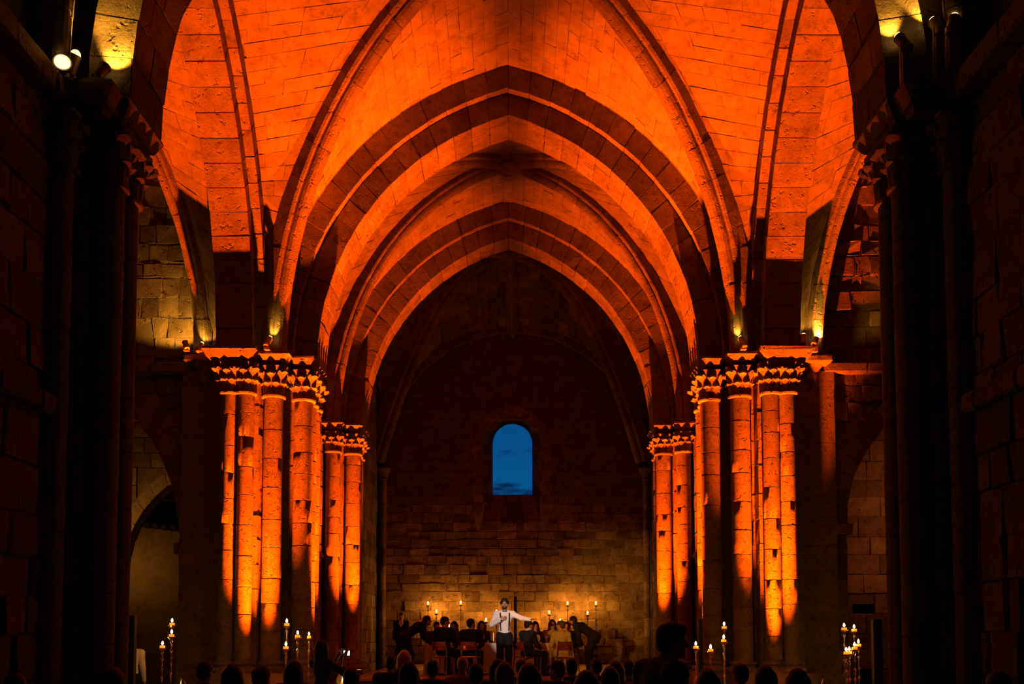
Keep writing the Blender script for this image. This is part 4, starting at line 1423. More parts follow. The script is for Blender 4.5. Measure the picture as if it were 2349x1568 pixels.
def figure(label, group, pos, yaw, pose='sit', s=1.0, vox=0.013, top='jacket', topmat=None, legmat=None, hair='short', hairmat=None,
           head_yaw=0.0, head_tilt=0.0, J=None, collar=True, skirt=False, hands=None, build=1.0, extra=None, bare_arms=False, pocket=False):
    """a person: one continuous body mesh carrying clothes and hair as children. pos = floor point (standing) or floor under the seat"""
    J = joints(pose, 1.0, **(J or {}))
    yawm = lambda p: rotz(np.array(p, float), 0) * s
    J = {k: v * s for k, v in J.items()}
    r, f, u = head_frame(head_yaw, head_tilt)
    pts = np.array(list(J.values()))
    lo, hi = pts.min(0) - 0.30 * s, pts.max(0) + 0.30 * s
    lo[2] = -0.02
    B = Field(vox, lo, hi)
    w = s * build
    def torso(Fd, e, k=0.05):
        ax = J['shr'] - J['shl']; ax = ax / np.linalg.norm(ax)
        for c, a, b, hgt in (('pelvis', 0.155, 0.11, 0.12), ('waist', 0.130, 0.098, 0.13), ('chest', 0.165, 0.112, 0.16)):
            nxt = {'pelvis': 'waist', 'waist': 'chest', 'chest': 'neck'}[c]
            up = J[nxt] - J[c]; up = up / np.linalg.norm(up)
            fw = np.cross(up, ax); fw /= np.linalg.norm(fw)
            Fd.ell(J[c], ((a + e) * w, (b + e) * w, (hgt + e) * s), np.stack([np.cross(fw, up), fw, up], 1), k)
        for sd in ('l', 'r'):
            Fd.limb(J['neck'] - np.array((0, 0, 0.035 * s)), J['sh' + sd], (0.062 + e) * s, (0.068 + e) * s, k)
    def arms(Fd, e, full=True, k=0.03):
        for sd in ('l', 'r'):
            Fd.limb(J['sh' + sd], J['el' + sd], (0.060 + e) * w, (0.044 + e) * s, k)
            q = J['wr' + sd] if full else J['el' + sd] + 0.2 * (J['wr' + sd] - J['el' + sd])
            Fd.limb(J['el' + sd], q, (0.044 + e) * s, ((0.030 if full else 0.042) + e) * s, k)
    def legs(Fd, e, k=0.03, low=1.0):
        for sd in ('l', 'r'):
            Fd.limb(J['hp' + sd], J['kn' + sd], (0.088 + e) * w, (0.058 + e) * s, k)
            q = J['kn' + sd] + low * (J['an' + sd] - J['kn' + sd])
            Fd.limb(J['kn' + sd], q, (0.058 + e) * s, (0.042 + e + 0.01 * (e > 0)) * s, k)
    torso(B, 0); arms(B, 0); legs(B, 0)
    for sd in ('l', 'r'):
        B.limb(J['an' + sd], J['an' + sd] + np.array((0, 0.13, -0.045)) * s, 0.042 * s, 0.03 * s, 0.02)
    B.limb(J['neck'], J['head'] + (u * -0.03 - f * 0.01) * s, 0.056 * s, 0.054 * s, 0.03)
    add_head(B, J['head'], r, f, u, s)
    for sd, e in (('l', -1), ('r', 1)):
        fore = J['wr' + sd] - J['el' + sd]
        h = (hands or {}).get(sd)
        if h:
            hand(B, J['wr' + sd], *h[:3], s=s * 1.02, **(h[3] if len(h) > 3 else {}))
        else:
            hand(B, J['wr' + sd], fore, np.array((e * 1.0, 0.0, 0.25)) if pose == 'stand' else np.array((0, 0.1, 1.0)), np.array((-e * 0.4, 1, 0.0)) if pose == 'stand' else np.array((-e, 0, 0)), s=s)
    origin = np.array(pos, float)
    keep = {}
    def put(name, fld, mat, parent, sm=1):
        V, Fc = fld.mesh(sm)
        keep[name] = (V, Fc)
        c_, s_ = math.cos(yaw), math.sin(yaw)
        V = V @ np.array(((c_, s_, 0), (-s_, c_, 0), (0, 0, 1))) + origin
        return add(name, V, Fc, mat, parent, smooth=True, origin=tuple(origin) if parent is None else None)
    body = put('person', B, SKIN, None)
    tag(body, label, 'person', group)
    # hair
    if hair:
        H = Field(min(vox, 0.011), J['head'] - 0.42 * s, J['head'] + 0.22 * s)
        add_hair(H, J['head'], r, f, u, s, hair)
        put('hair', H, hairmat or HAIR_DK, body)
    # clothes
    if top:
        T = Field(vox, lo, hi)
        thick = 0.024 if top == 'jacket' else 0.014
        torso(T, thick, 0.05)
        arms(T, thick * 0.9, not bare_arms)
        if top == 'jacket':
            for sd in ('l', 'r'):
                T.ell(J['sh' + sd] + np.array((0, 0, 0.012 * s)), (0.085 * s, 0.075 * s, 0.07 * s), None, 0.03)
            dn = J['pelvis'] - J['waist']; dn = dn / np.linalg.norm(dn)
            if pose == 'stand':
                T.ell(J['pelvis'] + dn * 0.06 * s, (0.175 * w, 0.135 * w, 0.17 * s), None, 0.05)
        if skirt:
            if pose == 'stand':
                zt = J['pelvis'][2]
                for q in range(8):
                    k = q / 7
                    T.ell((J['pelvis'][0], J['pelvis'][1], zt - k * (zt - 0.12 * s)), ((0.17 + 0.10 * k) * s, (0.13 + 0.11 * k) * s, 0.11 * s), None, 0.05)
            else:
                legs(T, 0.03, 0.06, 0.6)
        nk = J['neck']
        T.limb(nk + (J['head'] - nk) * 0.22, J['head'], 0.066 * s, 0.09 * s, 0, cut=True)
        if top == 'jacket' and collar:
            # open V of the lapels
            fw = np.array((0, 1, 0))
            T.ell(J['chest'] + np.array((0, 0.155 * w, 0.08 * s)), (0.05 * s, 0.06 * s, 0.17 * s), None, 0, cut=True)
        put('jacket' if top == 'jacket' else ('dress' if skirt else 'shirt'), T, topmat or SUIT, body)
        if top == 'jacket' and collar:
            C = Field(min(vox, 0.011), J['chest'] - 0.25 * s, J['neck'] + 0.2 * s)
            C.limb(nk + np.array((0, -0.005, -0.02)) * s, nk + (J['head'] - nk) * 0.36, 0.068 * s, 0.064 * s, 0.01)
            C.ell(J['chest'] + np.array((0, 0.05 * s, 0.05 * s)), (0.11 * w, 0.085 * w, 0.15 * s), None, 0.03)
            C.limb(nk + (J['head'] - nk) * 0.30, J['head'], 0.060 * s, 0.08 * s, 0, cut=True)
            put('shirt_collar', C, SHIRT, body)
    if not (skirt and pose == 'stand'):
        G = Field(vox, lo, hi)
        legs(G, 0.02, 0.04, 0.97)
        G.ell(J['pelvis'], (0.168 * w, 0.125 * w, 0.13 * s), None, 0.05)
        put('trousers' if not skirt else 'skirt', G, legmat or TROUSER, body)
    for sd in ('l', 'r'):
        a = J['an' + sd]
        S = Field(vox, a - 0.2 * s, a + 0.3 * s)
        S.limb(a + np.array((0, -0.03, -0.04)) * s, a + np.array((0, 0.15, -0.05)) * s, 0.045 * s, 0.036 * s, 0.02)
        S.half((0, 0, 0.0), (0, 0, -1))
        put('shoe', S, SHOE, body)
    if extra:
        extra(body, J, (r, f, u), lambda p: tuple(rotz(np.array(p, float), yaw) + origin), s, keep, put)
    return body
# ================================================================== furniture, tables, candles
CLOTH = plain('white_tablecloth', (0.55, 0.50, 0.42), 0.85, noise=0.06, scale=6, bump=0.15)
CHROME = plain('chrome', (0.75, 0.74, 0.72), 0.12, metal=1.0, noise=0.02)
IRON = plain('dark_iron', (0.015, 0.012, 0.010), 0.6, metal=0.4)
BRASS = plain('brass', (0.55, 0.36, 0.12), 0.28, metal=1.0, noise=0.05)
GLASS = plain('clear_glass', (0.95, 0.93, 0.88), 0.04, noise=0.0, trans=0.92, spec=0.6)
WAX = None
def wax_mat():
    m, t, b = node_mat('glowing_wax')
    tc = t.nodes.new('ShaderNodeTexNoise')
    tc.inputs['Scale'].default_value = 8
    b.inputs['Base Color'].default_value = (0.85, 0.50, 0.20, 1)
    b.inputs['Roughness'].default_value = 0.5
    b.inputs['Subsurface Weight'].default_value = 0.6
    b.inputs['Subsurface Radius'].default_value = (0.08, 0.03, 0.01)
    b.inputs['Subsurface Scale'].default_value = 0.3
    b.inputs['Emission Color'].default_value = (1.0, 0.27, 0.012, 1)
    b.inputs['Emission Strength'].default_value = 1.1
    m.cycles.emission_sampling = 'NONE'
    return m
WAX = wax_mat()
FLAME = emit('candle_flame', (1.0, 0.46, 0.09), 190.0)
FLAME_WALL = emit('candle_flame_end_wall', (1.0, 0.34, 0.03), 950.0)
SCREEN = emit('lit_screen', (0.85, 0.95, 1.0), 3.0, False)
DKWOOD = plain('chair_wood', (0.03, 0.018, 0.012), 0.5, noise=0.3)
STAGE_Z = 0.70

# stage platform of planks
st = empty('stage_platform', (0, 26.5, 0.42), 'low wooden stage with plank top between the farther piers', 'stage')
for k in range(24):
    x0 = -3.55 + k * 0.297
    cbox('plank', (x0 + 0.003, 21.75, 0.665), (x0 + 0.292, 32.35, STAGE_Z), PLANK, st, bev=0.004)
add('frame', *raw_box((-3.5, 21.8, 0.42), (3.52, 32.3, 0.66)), WOOD, st)

def candle_set(px, py, y, z0, label_stick, label_candle, group, wall=False, big=1.0, stem_mat=BRASS):
    x, z = at(px, py, y)
    zt = z - 0.085                      # top of the wax
    c = 0.045 * big
    g = empty('candlestick', (x, y, z0), label_stick, 'candlestick', group + ' sticks')
    h = zt - 0.055 - z0
    add('base', *lathe([(0.075, 0.0), (0.08, 0.012), (0.055, 0.025), (0.02, 0.045), (0.012, 0.07)], 16, (x, y, z0)), stem_mat, g, smooth=True)
    prof = [(0.011, 0.06)]
    for q in (0.25, 0.5, 0.75, 0.92):
        zc = h * q
        prof += [(0.010, zc - 0.035), (0.022, zc - 0.012), (0.024, zc), (0.022, zc + 0.012), (0.010, zc + 0.035)]
    prof += [(0.010, h - 0.03)]
    add('stem', *lathe(prof, 12, (x, y, z0)), GLASS if not wall else stem_mat, g, smooth=True)
    add('cup', *lathe([(0.012, h - 0.035), (c * 0.9, h - 0.022), (c * 1.15, h - 0.005), (c * 1.5, h + 0.012), (c * 1.45, h + 0.016), (c * 1.05, h + 0.002)], 18, (x, y, z0)), stem_mat, g, smooth=True)
    h += 0.004
    cd = empty('candle', (x, y, z0 + h), label_candle, 'candle', group)
    add('wax', *lathe([(c * 0.9, 0.0), (c, 0.006), (c, 0.048), (c * 0.9, 0.054), (c * 0.3, 0.050)], 16, (x, y, z0 + h)), WAX, cd, smooth=True)
    add('wick', *lathe([(0.003, 0.05), (0.003, 0.066)], 6, (x, y, z0 + h)), BLACK, cd)
    f = 1.25 * big
    add('flame', *lathe([(0.003, 0.0), (0.013 * f, 0.010 * f), (0.0155 * f, 0.022 * f), (0.010 * f, 0.040 * f), (0.002, 0.054 * f)], 10, (x, y, z0 + h + 0.066)), FLAME_WALL if wall else FLAME, cd, smooth=True)

TZ = 0.76
def round_table(x, y, r, label, group='round guest tables'):
    t = empty('round_table', (x, y, 0), label, 'table', group)
    add('table_top', *lathe([(r - 0.01, 0.0), (r, 0.006), (r, 0.03)], 32, (x, y, TZ - 0.035)), WOOD, t)
    add('pedestal', *lathe([(0.30, 0), (0.28, 0.03), (0.06, 0.06), (0.05, TZ - 0.04)], 16, (x, y, 0)), WOOD, t)
    V, Fc = [], []
    seg = 64
    prof = [(0.0, TZ), (r * 0.6, TZ), (r + 0.005, TZ - 0.001), (r + 0.02, TZ - 0.02), (r + 0.035, TZ - 0.25), (r + 0.06, TZ - 0.5)]
    for j, (q, z) in enumerate(prof):
        for i in range(seg):
            a = 2 * PI * i / seg
            k = q + (0.02 * math.sin(a * 11) + 0.012 * math.sin(a * 17 + 1)) * max(0, j - 3)
            V.append((x + k * math.cos(a), y + k * math.sin(a), z))
    for j in range(len(prof) - 1):
        for i in range(seg):
            a, b = j * seg + i, j * seg + (i + 1) % seg
            Fc.append((a, b, b + seg, a + seg))
    c = add('tablecloth', V, Fc, CLOTH, None, smooth=True, origin=(x, y, TZ))
    tag(c, 'white cloth draped over the ' + label, 'tablecloth', 'round tablecloths')
    return t

TB = [(-6.0, 17.4, 'round table in the shadows left of the crossing pier'),
      (-3.6, 17.5, 'round table before the left crossing pier'),
      (3.6, 17.5, 'round table before the right crossing pier'),
      (6.15, 17.2, 'round table in the shadows right of the crossing pier'),
      (-4.1, 14.2, 'round table near the left foreground pier with a lantern'),
      (4.1, 13.6, 'round table near the right foreground pier'),
      (0.66, 10.7, 'round table in the middle among the seated guests')]
for x, y, l in TB:
    round_table(x, y, 0.62, l)

C1 = 'candles left of the crossing pier'
candle_set(395, 1417, 17.4, TZ, 'tallest glass candlestick left of the left pier', 'highest candle in the group at far left', C1)
candle_set(394, 1443, 17.1, TZ, 'middle glass candlestick left of the left pier', 'middle candle in the group at far left', C1)
candle_set(373, 1469, 17.3, TZ, 'shortest glass candlestick left of the left pier', 'lowest candle in the group at far left', C1)
C2 = 'candles before the left pier'
candle_set(658, 1418, 17.5, TZ, 'tallest candlestick before the left crossing pier', 'highest candle before the left crossing pier', C2)
candle_set(683, 1445, 17.3, TZ, 'second tallest candlestick before the left crossing pier', 'second highest candle before the left crossing pier', C2)
candle_set(656, 1471, 17.2, TZ, 'short candlestick under the tallest one before the left pier', 'low candle under the highest one before the left pier', C2)
candle_set(709, 1447, 17.6, TZ, 'thin candlestick half hidden by the pier edge on the left', 'half hidden candle at the lit pier edge on the left', C2, big=0.8)
candle_set(728, 1471, 17.4, TZ, 'candlestick just above the woman with the phone', 'candle just above the woman with the phone', C2)
C3 = 'candles before the right pier'
candle_set(1596, 1470, 17.3, TZ, 'candlestick left of the black column on the right', 'candle left of the black column on the right', C3)
candle_set(1630, 1477, 17.2, TZ, 'shortest candlestick before the right crossing pier', 'lowest candle before the right crossing pier', C3)
candle_set(1661, 1425, 17.6, TZ, 'tallest candlestick before the right crossing pier', 'highest candle before the right crossing pier', C3)
candle_set(1660, 1455, 17.3, TZ, 'candlestick below the tallest one before the right pier', 'candle below the highest one before the right pier', C3)
C4 = 'candles right of the crossing pier'
candle_set(1936, 1428, 17.4, TZ, 'tall candlestick on the left of the far right group', 'highest candle in the far right group', C4)
candle_set(1959, 1431, 17.5, TZ, 'tall candlestick on the right of the far right group', 'second highest candle in the far right group', C4)
candle_set(1969, 1465, 17.2, TZ, 'outermost candlestick of the far right group', 'outermost candle of the far right group', C4)
candle_set(1960, 1472, 16.85, TZ, 'front candlestick of the far right group', 'front candle of the far right group', C4)
candle_set(1941, 1483, 16.9, TZ, 'low candlestick of the close pair at far right', 'left candle of the low close pair at far right', C4)
candle_set(1948, 1482, 17.12, TZ, 'low candlestick behind the close pair at far right', 'right candle of the low close pair at far right', C4)

CW = 'candles along the end wall'
WALLC = [(982, 1379, 'leftmost high'), (1057, 1378, 'high left of the speaker'), (1001, 1398, 'second from the left, lower'), (1115, 1417, 'low left of the speaker'),
         (1030, 1432, 'lowest on the left'), (1139, 1398, 'behind the shoulder of the speaker'), (1231, 1433, 'lowest right of the speaker'), (1260, 1400, 'first high right of the column'),
         (1285, 1419, 'low behind the women on the right'), (1302, 1379, 'highest above the women on the right'), (1348, 1401, 'lower one above the stooping man'), (1367, 1379, 'rightmost high')]
for px, py, d in WALLC:
    candle_set(px, py, 32.2, STAGE_Z, f'candle stand by the end wall, {d}', f'candle glowing on the end wall, {d}', CW, wall=True, big=1.05, stem_mat=IRON)

# lanterns with a candle on the guest tables
def lantern(px, py, y, label):
    x, z = at(px, py, y)
    z0 = TZ + 0.005
    g = empty('table_lantern', (x, y, z0), label, 'lantern', 'glass lanterns on the tables')
    add('glass', *lathe([(0.05, 0.0), (0.09, 0.02), (0.10, 0.12), (0.085, 0.2), (0.07, 0.24), (0.066, 0.24), (0.08, 0.2), (0.095, 0.12), (0.085, 0.025)], 18, (x, y, z0)), GLASS, g, smooth=True)
    add('wax', *lathe([(0.035, 0.02), (0.035, 0.10), (0.01, 0.10)], 12, (x, y, z0)), WAX, g)
    add('flame', *lathe([(0.003, 0.10), (0.014, 0.118), (0.014, 0.13), (0.002, 0.175)], 8, (x, y, z0)), FLAME, g, smooth=True)
    for k in range(4):
        a = k * PI / 2 + 0.4
        add('wire', *tube([(x + 0.102 * math.cos(a), y + 0.102 * math.sin(a), z0), (x + 0.102 * math.cos(a), y + 0.102 * math.sin(a), z0 + 0.18), (x, y, z0 + 0.34)], 0.004, 6), BRASS, g)
lantern(416, 1545, 13.9, 'glass lantern with candle on the near left table')
lantern(786, 1527, 17.2, 'glass lantern behind the woman with the phone')
lantern(1889, 1558, 13.4, 'glass lantern near the dark right foreground pier')
lantern(1305, 1552, 10.6, 'glass lantern on the middle table among the guests')

# black column loudspeakers
def column_speaker(px, py_top, y, wpx, z0, label):
    x, zt = at(px, py_top, y)
    w = wpx * y / F_PX / 2
    g = empty('column_loudspeaker', (x, y, z0), label, 'loudspeaker', 'slim black column loudspeakers')
    cbox('base', (x - w * 1.9, y - 0.16, z0), (x + w * 1.9, y + 0.16, z0 + 0.30 if z0 == 0 else z0 + 0.08), BLACK, g, bev=0.02)
    cbox('cabinet', (x - w, y - w, z0 + 0.08), (x + w, y + w, zt), BLACK, g, bev=0.008)
    cbox('grille', (x - w * 0.8, y - w - 0.006, z0 + 0.5), (x + w * 0.8, y - w + 0.004, zt - 0.03), TROUSER, g, bev=0.003)
column_speaker(303, 1412, 15.3, 18, 0.0, 'black column loudspeaker left of the candles at far left')
column_speaker(1182, 1367, 26.1, 6.5, STAGE_Z, 'thin black column loudspeaker behind the outstretched arm')
column_speaker(1606, 1418, 18.6, 10, 0.0, 'black column loudspeaker among the candles right of the stage')
column_speaker(2010, 1420, 12.9, 20, 0.0, 'black column loudspeaker beside the dark right pier')

# head table on the stage
HT = empty('head_table', (-0.2, 24.75, STAGE_Z), 'long head table on the stage behind the speaker', 'table')
X0, X1 = -2.0, 1.55
TT = STAGE_Z + 0.76
cbox('table_top', (X0, 24.42, TT - 0.03), (X1, 25.12, TT), WOOD, HT)
for xx in (X0 + 0.1, X1 - 0.1):
    for yy in (24.5, 25.04):
        cbox('leg', (xx - 0.03, yy - 0.03, STAGE_Z), (xx + 0.03, yy + 0.03, TT - 0.03), WOOD, HT)
V, Fc = [], []
ring = [(X0 - .01, 24.40), (X1 + .01, 24.40), (X1 + .01, 25.14), (X0 - .01, 25.14)]
pts, nrm = [], []
for i in range(4):
    a, b = ring[i], ring[(i + 1) % 4]
    L_ = math.hypot(b[0] - a[0], b[1] - a[1])
    nseg = int(L_ / 0.05)
    for k in range(nseg):
        pts.append((a[0] + (b[0] - a[0]) * k / nseg, a[1] + (b[1] - a[1]) * k / nseg))
        nrm.append(((b[1] - a[1]) / L_, -(b[0] - a[0]) / L_))
n = len(pts)
for j, (dz, o) in enumerate(((0.004, 0), (-0.01, 0.008), (-0.2, 0.02), (-0.45, 0.03), (-0.72, 0.04))):
    for i in range(n):
        w_ = o + 0.016 * max(0, j - 1) * (math.sin(i * 0.9) + 0.5 * math.sin(i * 0.37 + 1)) * 0.5
        V.append((pts[i][0] + nrm[i][0] * w_, pts[i][1] + nrm[i][1] * w_, TT + dz))
for j in range(4):
    for i in range(n):
        a, b = j * n + i, j * n + (i + 1) % n
        Fc.append((a, a + n, b + n, b))
Fc.append(tuple(range(n)))
tc_ = add('tablecloth', V, Fc, CLOTH, None, origin=(-0.2, 24.75, TT))
tag(tc_, 'pale cloth hanging in folds from the head table', 'tablecloth')

def wine_glass(x, y, z, label):
    g = empty('wine_glass', (x, y, z), label, 'glass', 'glasses on the head table')
    add('foot', *lathe([(0.033, 0), (0.034, 0.004), (0.006, 0.008)], 14, (x, y, z)), GLASS, g, smooth=True)
    add('stem', *lathe([(0.005, 0.007), (0.004, 0.05), (0.006, 0.085)], 8, (x, y, z)), GLASS, g, smooth=True)
    add('bowl', *lathe([(0.006, 0.085), (0.032, 0.11), (0.038, 0.14), (0.032, 0.19), (0.030, 0.19), (0.035, 0.14), (0.028, 0.112)], 16, (x, y, z)), GLASS, g, smooth=True)
for x, y, l in ((-1.62, 24.7, 'wine glass at the left end of the head table'), (-1.15, 24.6, 'wine glass before the seated woman left of the speaker'),
                (-0.62, 24.55, 'wine glass just left of the speaker'), (0.33, 24.55, 'wine glass just right of the speaker'),
                (0.95, 24.62, 'wine glass before the long haired woman'), (1.25, 24.7, 'wine glass at the right end of the head table')):
    wine_glass(x, y, TT + 0.005, l)
# golden glowing vase on the head table
x, z = at(1228, 1468, 24.5)
g = empty('votive_vase', (x, 24.6, TT + 0.004), 'round golden votive glass glowing on the head table', 'vase')
add('bowl', *lathe([(0.05, 0), (0.10, 0.03), (0.135, 0.10), (0.12, 0.17), (0.09, 0.20), (0.085, 0.20), (0.115, 0.17), (0.128, 0.1), (0.09, 0.035)], 20, (x, 24.6, TT + 0.004)), GLASS, g, smooth=True)
add('flame', *lathe([(0.01, 0.03), (0.05, 0.05), (0.045, 0.08), (0.01, 0.13)], 10, (x, 24.6, TT + 0.004)), emit('votive_glow', (1.0, 0.45, 0.06), 9.0), g, smooth=True)
tp = empty('taper_candle', (at(1132, 1468, 24.6)[0], 24.6, TT + 0.004), 'slim pale taper candle on the head table at the hip of the speaker', 'candle')
xx = at(1132, 1468, 24.6)[0]
add('holder', *lathe([(0.04, 0), (0.042, 0.01), (0.014, 0.03), (0.016, 0.05)], 12, (xx, 24.6, TT + 0.004)), BRASS, tp)
add('wax', *lathe([(0.011, 0.045), (0.010, 0.24), (0.004, 0.245)], 10, (xx, 24.6, TT + 0.004)), WAX, tp)

# chairs
def make_chair(name, mat_frame, mat_seat, back_h=0.88):
    r = empty(name, (0, 0, 0))
    cbox('seat', (-0.21, -0.20, 0.425), (0.21, 0.21, 0.46), mat_seat, r, bev=0.012)
    for sx in (-1, 1):
        add('leg', *tube([(sx * 0.20, 0.19, 0.0), (sx * 0.185, 0.18, 0.43)], 0.014, 8), mat_frame, r)
        add('leg', *tube([(sx * 0.20, -0.26, 0.0), (sx * 0.185, -0.20, 0.43), (sx * 0.18, -0.215, 0.62), (sx * 0.17, -0.26, back_h)], 0.014, 8), mat_frame, r)
    V, Fc = [], []
    for k, (z, y) in enumerate(((0.60, -0.212), (0.70, -0.228), (back_h - 0.02, -0.252))):
        for i in range(7):
            xx = -0.165 + 0.33 * i / 6
            cv = 0.03 * (1 - (xx / 0.165) ** 2)
            V += [(xx, y - cv, z), (xx, y - cv - 0.018, z)]
    m = 14
    for k in range(2):
        for i in range(6):
            a = k * m + i * 2
            Fc += [(a, a + 2, a + m + 2, a + m), (a + 1, a + m + 1, a + m + 3, a + 3)]
        Fc += [(k * m, k * m + m, k * m + m + 1, k * m + 1), (k * m + 12, k * m + 13, k * m + m + 13, k * m + m + 12)]
    for i in range(6):
        Fc += [(i * 2, i * 2 + 1, i * 2 + 3, i * 2 + 2), (2 * m + i * 2, 2 * m + i * 2 + 2, 2 * m + i * 2 + 3, 2 * m + i * 2 + 1)]
    add('backrest', V, Fc, mat_seat, r)
    return r
# ================================================================== people
from mathutils.bvhtree import BVHTree

def ribbon(P, width, thick, side):
    """flat strap along points P (np arrays); side = unit vector across"""
    V, Fc = [], []
    n = len(P)
    for i in range(n):
        t = P[min(i + 1, n - 1)] - P[max(i - 1, 0)]
        t = t / (np.linalg.norm(t) + 1e-9)
        s = side - t * (side @ t); s /= np.linalg.norm(s)
        nn = np.cross(s, t)
        for (a, b) in ((-1, -1), (1, -1), (1, 1), (-1, 1)):
            V.append(P[i] + s * a * width / 2 + nn * b * thick / 2)
    for i in range(n - 1):
        for k in range(4):
            a, b = i * 4 + k, i * 4 + (k + 1) % 4
            Fc.append((a, b, b + 4, a + 4))
    Fc += [(3, 2, 1, 0), (n * 4 - 4, n * 4 - 3, n * 4 - 2, n * 4 - 1)]
    return V, Fc

def speaker_extra(body, J, hf, W, s, keep, put):
    r, f, u = hf
    V, Fc = keep['shirt']
    bvh = BVHTree.FromPolygons([tuple(v) for v in V], Fc)
    for e in (-1, 1):
        for front in (1, -1):
            P = []
            for k in range(14):
                z = 1.47 - 0.42 * k / 13
                x = e * (0.105 - 0.015 * k / 13) * s
                hit = bvh.ray_cast(Vector((x, front * 1.0, z * s)), Vector((0, -front, 0)))
                if hit[0] is not None:
                    P.append(np.array(hit[0]) + np.array((0, front * 0.006, 0)))
            if len(P) > 3:
                v, fc = ribbon(P, 0.034, 0.006, np.array((1.0, 0, 0)))
                add('suspender', [W(p) for p in v], fc, BLACK, body)
    # bow tie
    c = J['neck'] + np.array((0, 0.078, 0.0)) * s
    parts = []
    for e in (-1, 1):
        v = [c + np.array(q) * s for q in ((e * 0.006, -0.01, -0.012), (e * 0.052, -0.012, -0.03), (e * 0.052, -0.012, 0.03), (e * 0.006, -0.01, 0.012),
                                       (e * 0.006, 0.014, -0.012), (e * 0.048, 0.012, -0.026), (e * 0.048, 0.012, 0.026), (e * 0.006, 0.014, 0.012))]
        parts.append((v, [(0, 1, 2, 3), (7, 6, 5, 4), (0, 4, 5, 1), (1, 5, 6, 2), (2, 6, 7, 3), (3, 7, 4, 0)]))
    parts.append(raw_box(tuple(c - np.array((0.011, 0.012, 0.013))), tuple(c + np.array((0.011, 0.018, 0.013)))))
    v, fc = merge(parts)
    add('bow_tie', [W(p) for p in v], fc, BLACK, body)
    # beard and glasses
    P = lambda a, b, d: J['head'] + (r * a + f * b + u * d) * s
    R = np.stack([r, f, u], 1)
    Bd = Field(0.007, J['head'] - 0.2, J['head'] + 0.2)
    Bd.ell(P(0, 0.042, -0.082), np.array((0.062, 0.062, 0.045)) * s, R, 0.01)
    Bd.limb(P(-0.030, 0.088, -0.050), P(0.030, 0.088, -0.050), 0.009, 0.009, 0.006)
    Bd.ell(P(0, 0.10, -0.064), np.array((0.022, 0.03, 0.008)) * s, R, 0, cut=True)
    Bd.ell(P(0, 0.07, -0.012), np.array((0.052, 0.08, 0.034)) * s, R, 0, cut=True)
    put('beard', Bd, HAIR_BR, body)
    parts = []
    for e in (-1, 1):
        ring = [P(e * 0.034 + 0.024 * math.cos(a), 0.104, 0.004 + 0.020 * math.sin(a)) for a in np.linspace(0, 2 * PI, 17)]
        parts.append(tube(ring, 0.0025, 6))
        parts.append(tube([P(e * 0.058, 0.102, 0.006), P(e * 0.078, 0.0, 0.006)], 0.0022, 6))
    parts.append(tube([P(-0.010, 0.104, 0.006), P(0.010, 0.104, 0.006)], 0.0022, 6))
    v, fc = merge(parts)
    add('glasses', [W(p) for p in v], fc, BLACK, body)

sx, _ = at(1157, 1400, 22.8)
figure('man in white shirt, black bow tie and suspenders speaking with one arm stretched out', None, (sx, 22.8, STAGE_Z), PI + 0.12, 'stand', 1.0, 0.0085, 'shirt', SHIRT, TROUSER,
       'wavy', HAIR_DK, -0.12, 0.05,
       dict(ell=(-0.385, 0.13, 1.345), wrl=(-0.545, 0.33, 1.315), elr=(0.30, 0.03, 1.20), wrr=(0.115, 0.195, 1.30)), True, False,
       {'l': ((-0.80, 0.55, 0.06), (0.1, -0.2, -1.0), (-0.3, 0.4, 0.9), dict(curl=0.18, spread=0.3)),
        'r': ((-0.85, 0.10, 0.42), (0.15, 1.0, 0.1), (0.3, 0.1, 0.9), dict(curl=0.25))}, 0.92, speaker_extra)

# near man seen against the orange shafts
nx, _ = at(1513, 1430, 6.9)
figure('dark-suited man standing in front, head in profile against the orange shafts', None, (nx, 6.9, 0.0), -1.15, 'stand', 1.0, 0.0078, 'jacket', SUIT, TROUSER,
       'quiff', HAIR_DK, -0.42, -0.03, dict(neck=(0, 0.03, 1.50), head=(0, 0.105, 1.655)), True)

# woman holding up a phone
wx, _ = at(738, 1480, 13.8)
def phone(body, J, hf, W, s, keep, put):
    c = (J['wrl'] + J['wrr']) / 2 + np.array((0, 0.10, 0.06)) * s
    z = W(c)
    g = empty('phone', z, 'phone with a glowing screen held up in both hands', 'phone')
    fwd = np.array(W(c + np.array((0, 1, 0)))) - np.array(W(c))
    rt = np.cross(fwd, (0, 0, 1.0))
    def bx(w, d0, d1, h, name, mat):
        V = [np.array(z) + rt * a * w + fwd * b + np.array((0, 0, 1.0)) * q * h for b in (d0, d1) for q in (-1, 1) for a in (-1, 1)]
        cstone(name, [V[0], V[1], V[2], V[3], V[4], V[5], V[6], V[7]], mat, g, bev=0.003, jit=0)
    bx(0.075, 0.0, 0.009, 0.038, 'case', BLACK)
    bx(0.070, -0.002, 0.0, 0.034, 'screen', SCREEN)
figure('dark-haired woman holding a glowing phone up before her face', None, (wx, 13.8, 0.0), -0.75, 'stand', 0.90, 0.012, 'dress', DRESS_DK, None,
       'long', HAIR_DK, 0.0, 0.05, dict(ell=(-0.20, 0.26, 1.30), elr=(0.22, 0.26, 1.30), wrl=(-0.09, 0.38, 1.53), wrr=(0.09, 0.38, 1.53)), False, True,
       {'l': ((0.1, 0.3, 0.9), (0, -1, 0.2), (0.9, 0.2, 0), dict(curl=0.5)), 'r': ((-0.1, 0.3, 0.9), (0, -1, 0.2), (-0.9, 0.2, 0), dict(curl=0.5))}, 0.92, phone, True)

wx, _ = at(301, 1480, 18.4)
figure('person in a pale shirt standing behind the black column at far left', None, (wx, 18.4, 0.0), 0.15, 'stand', 0.93, 0.014, 'shirt', SHIRT, TROUSER, 'short', HAIR_DK)

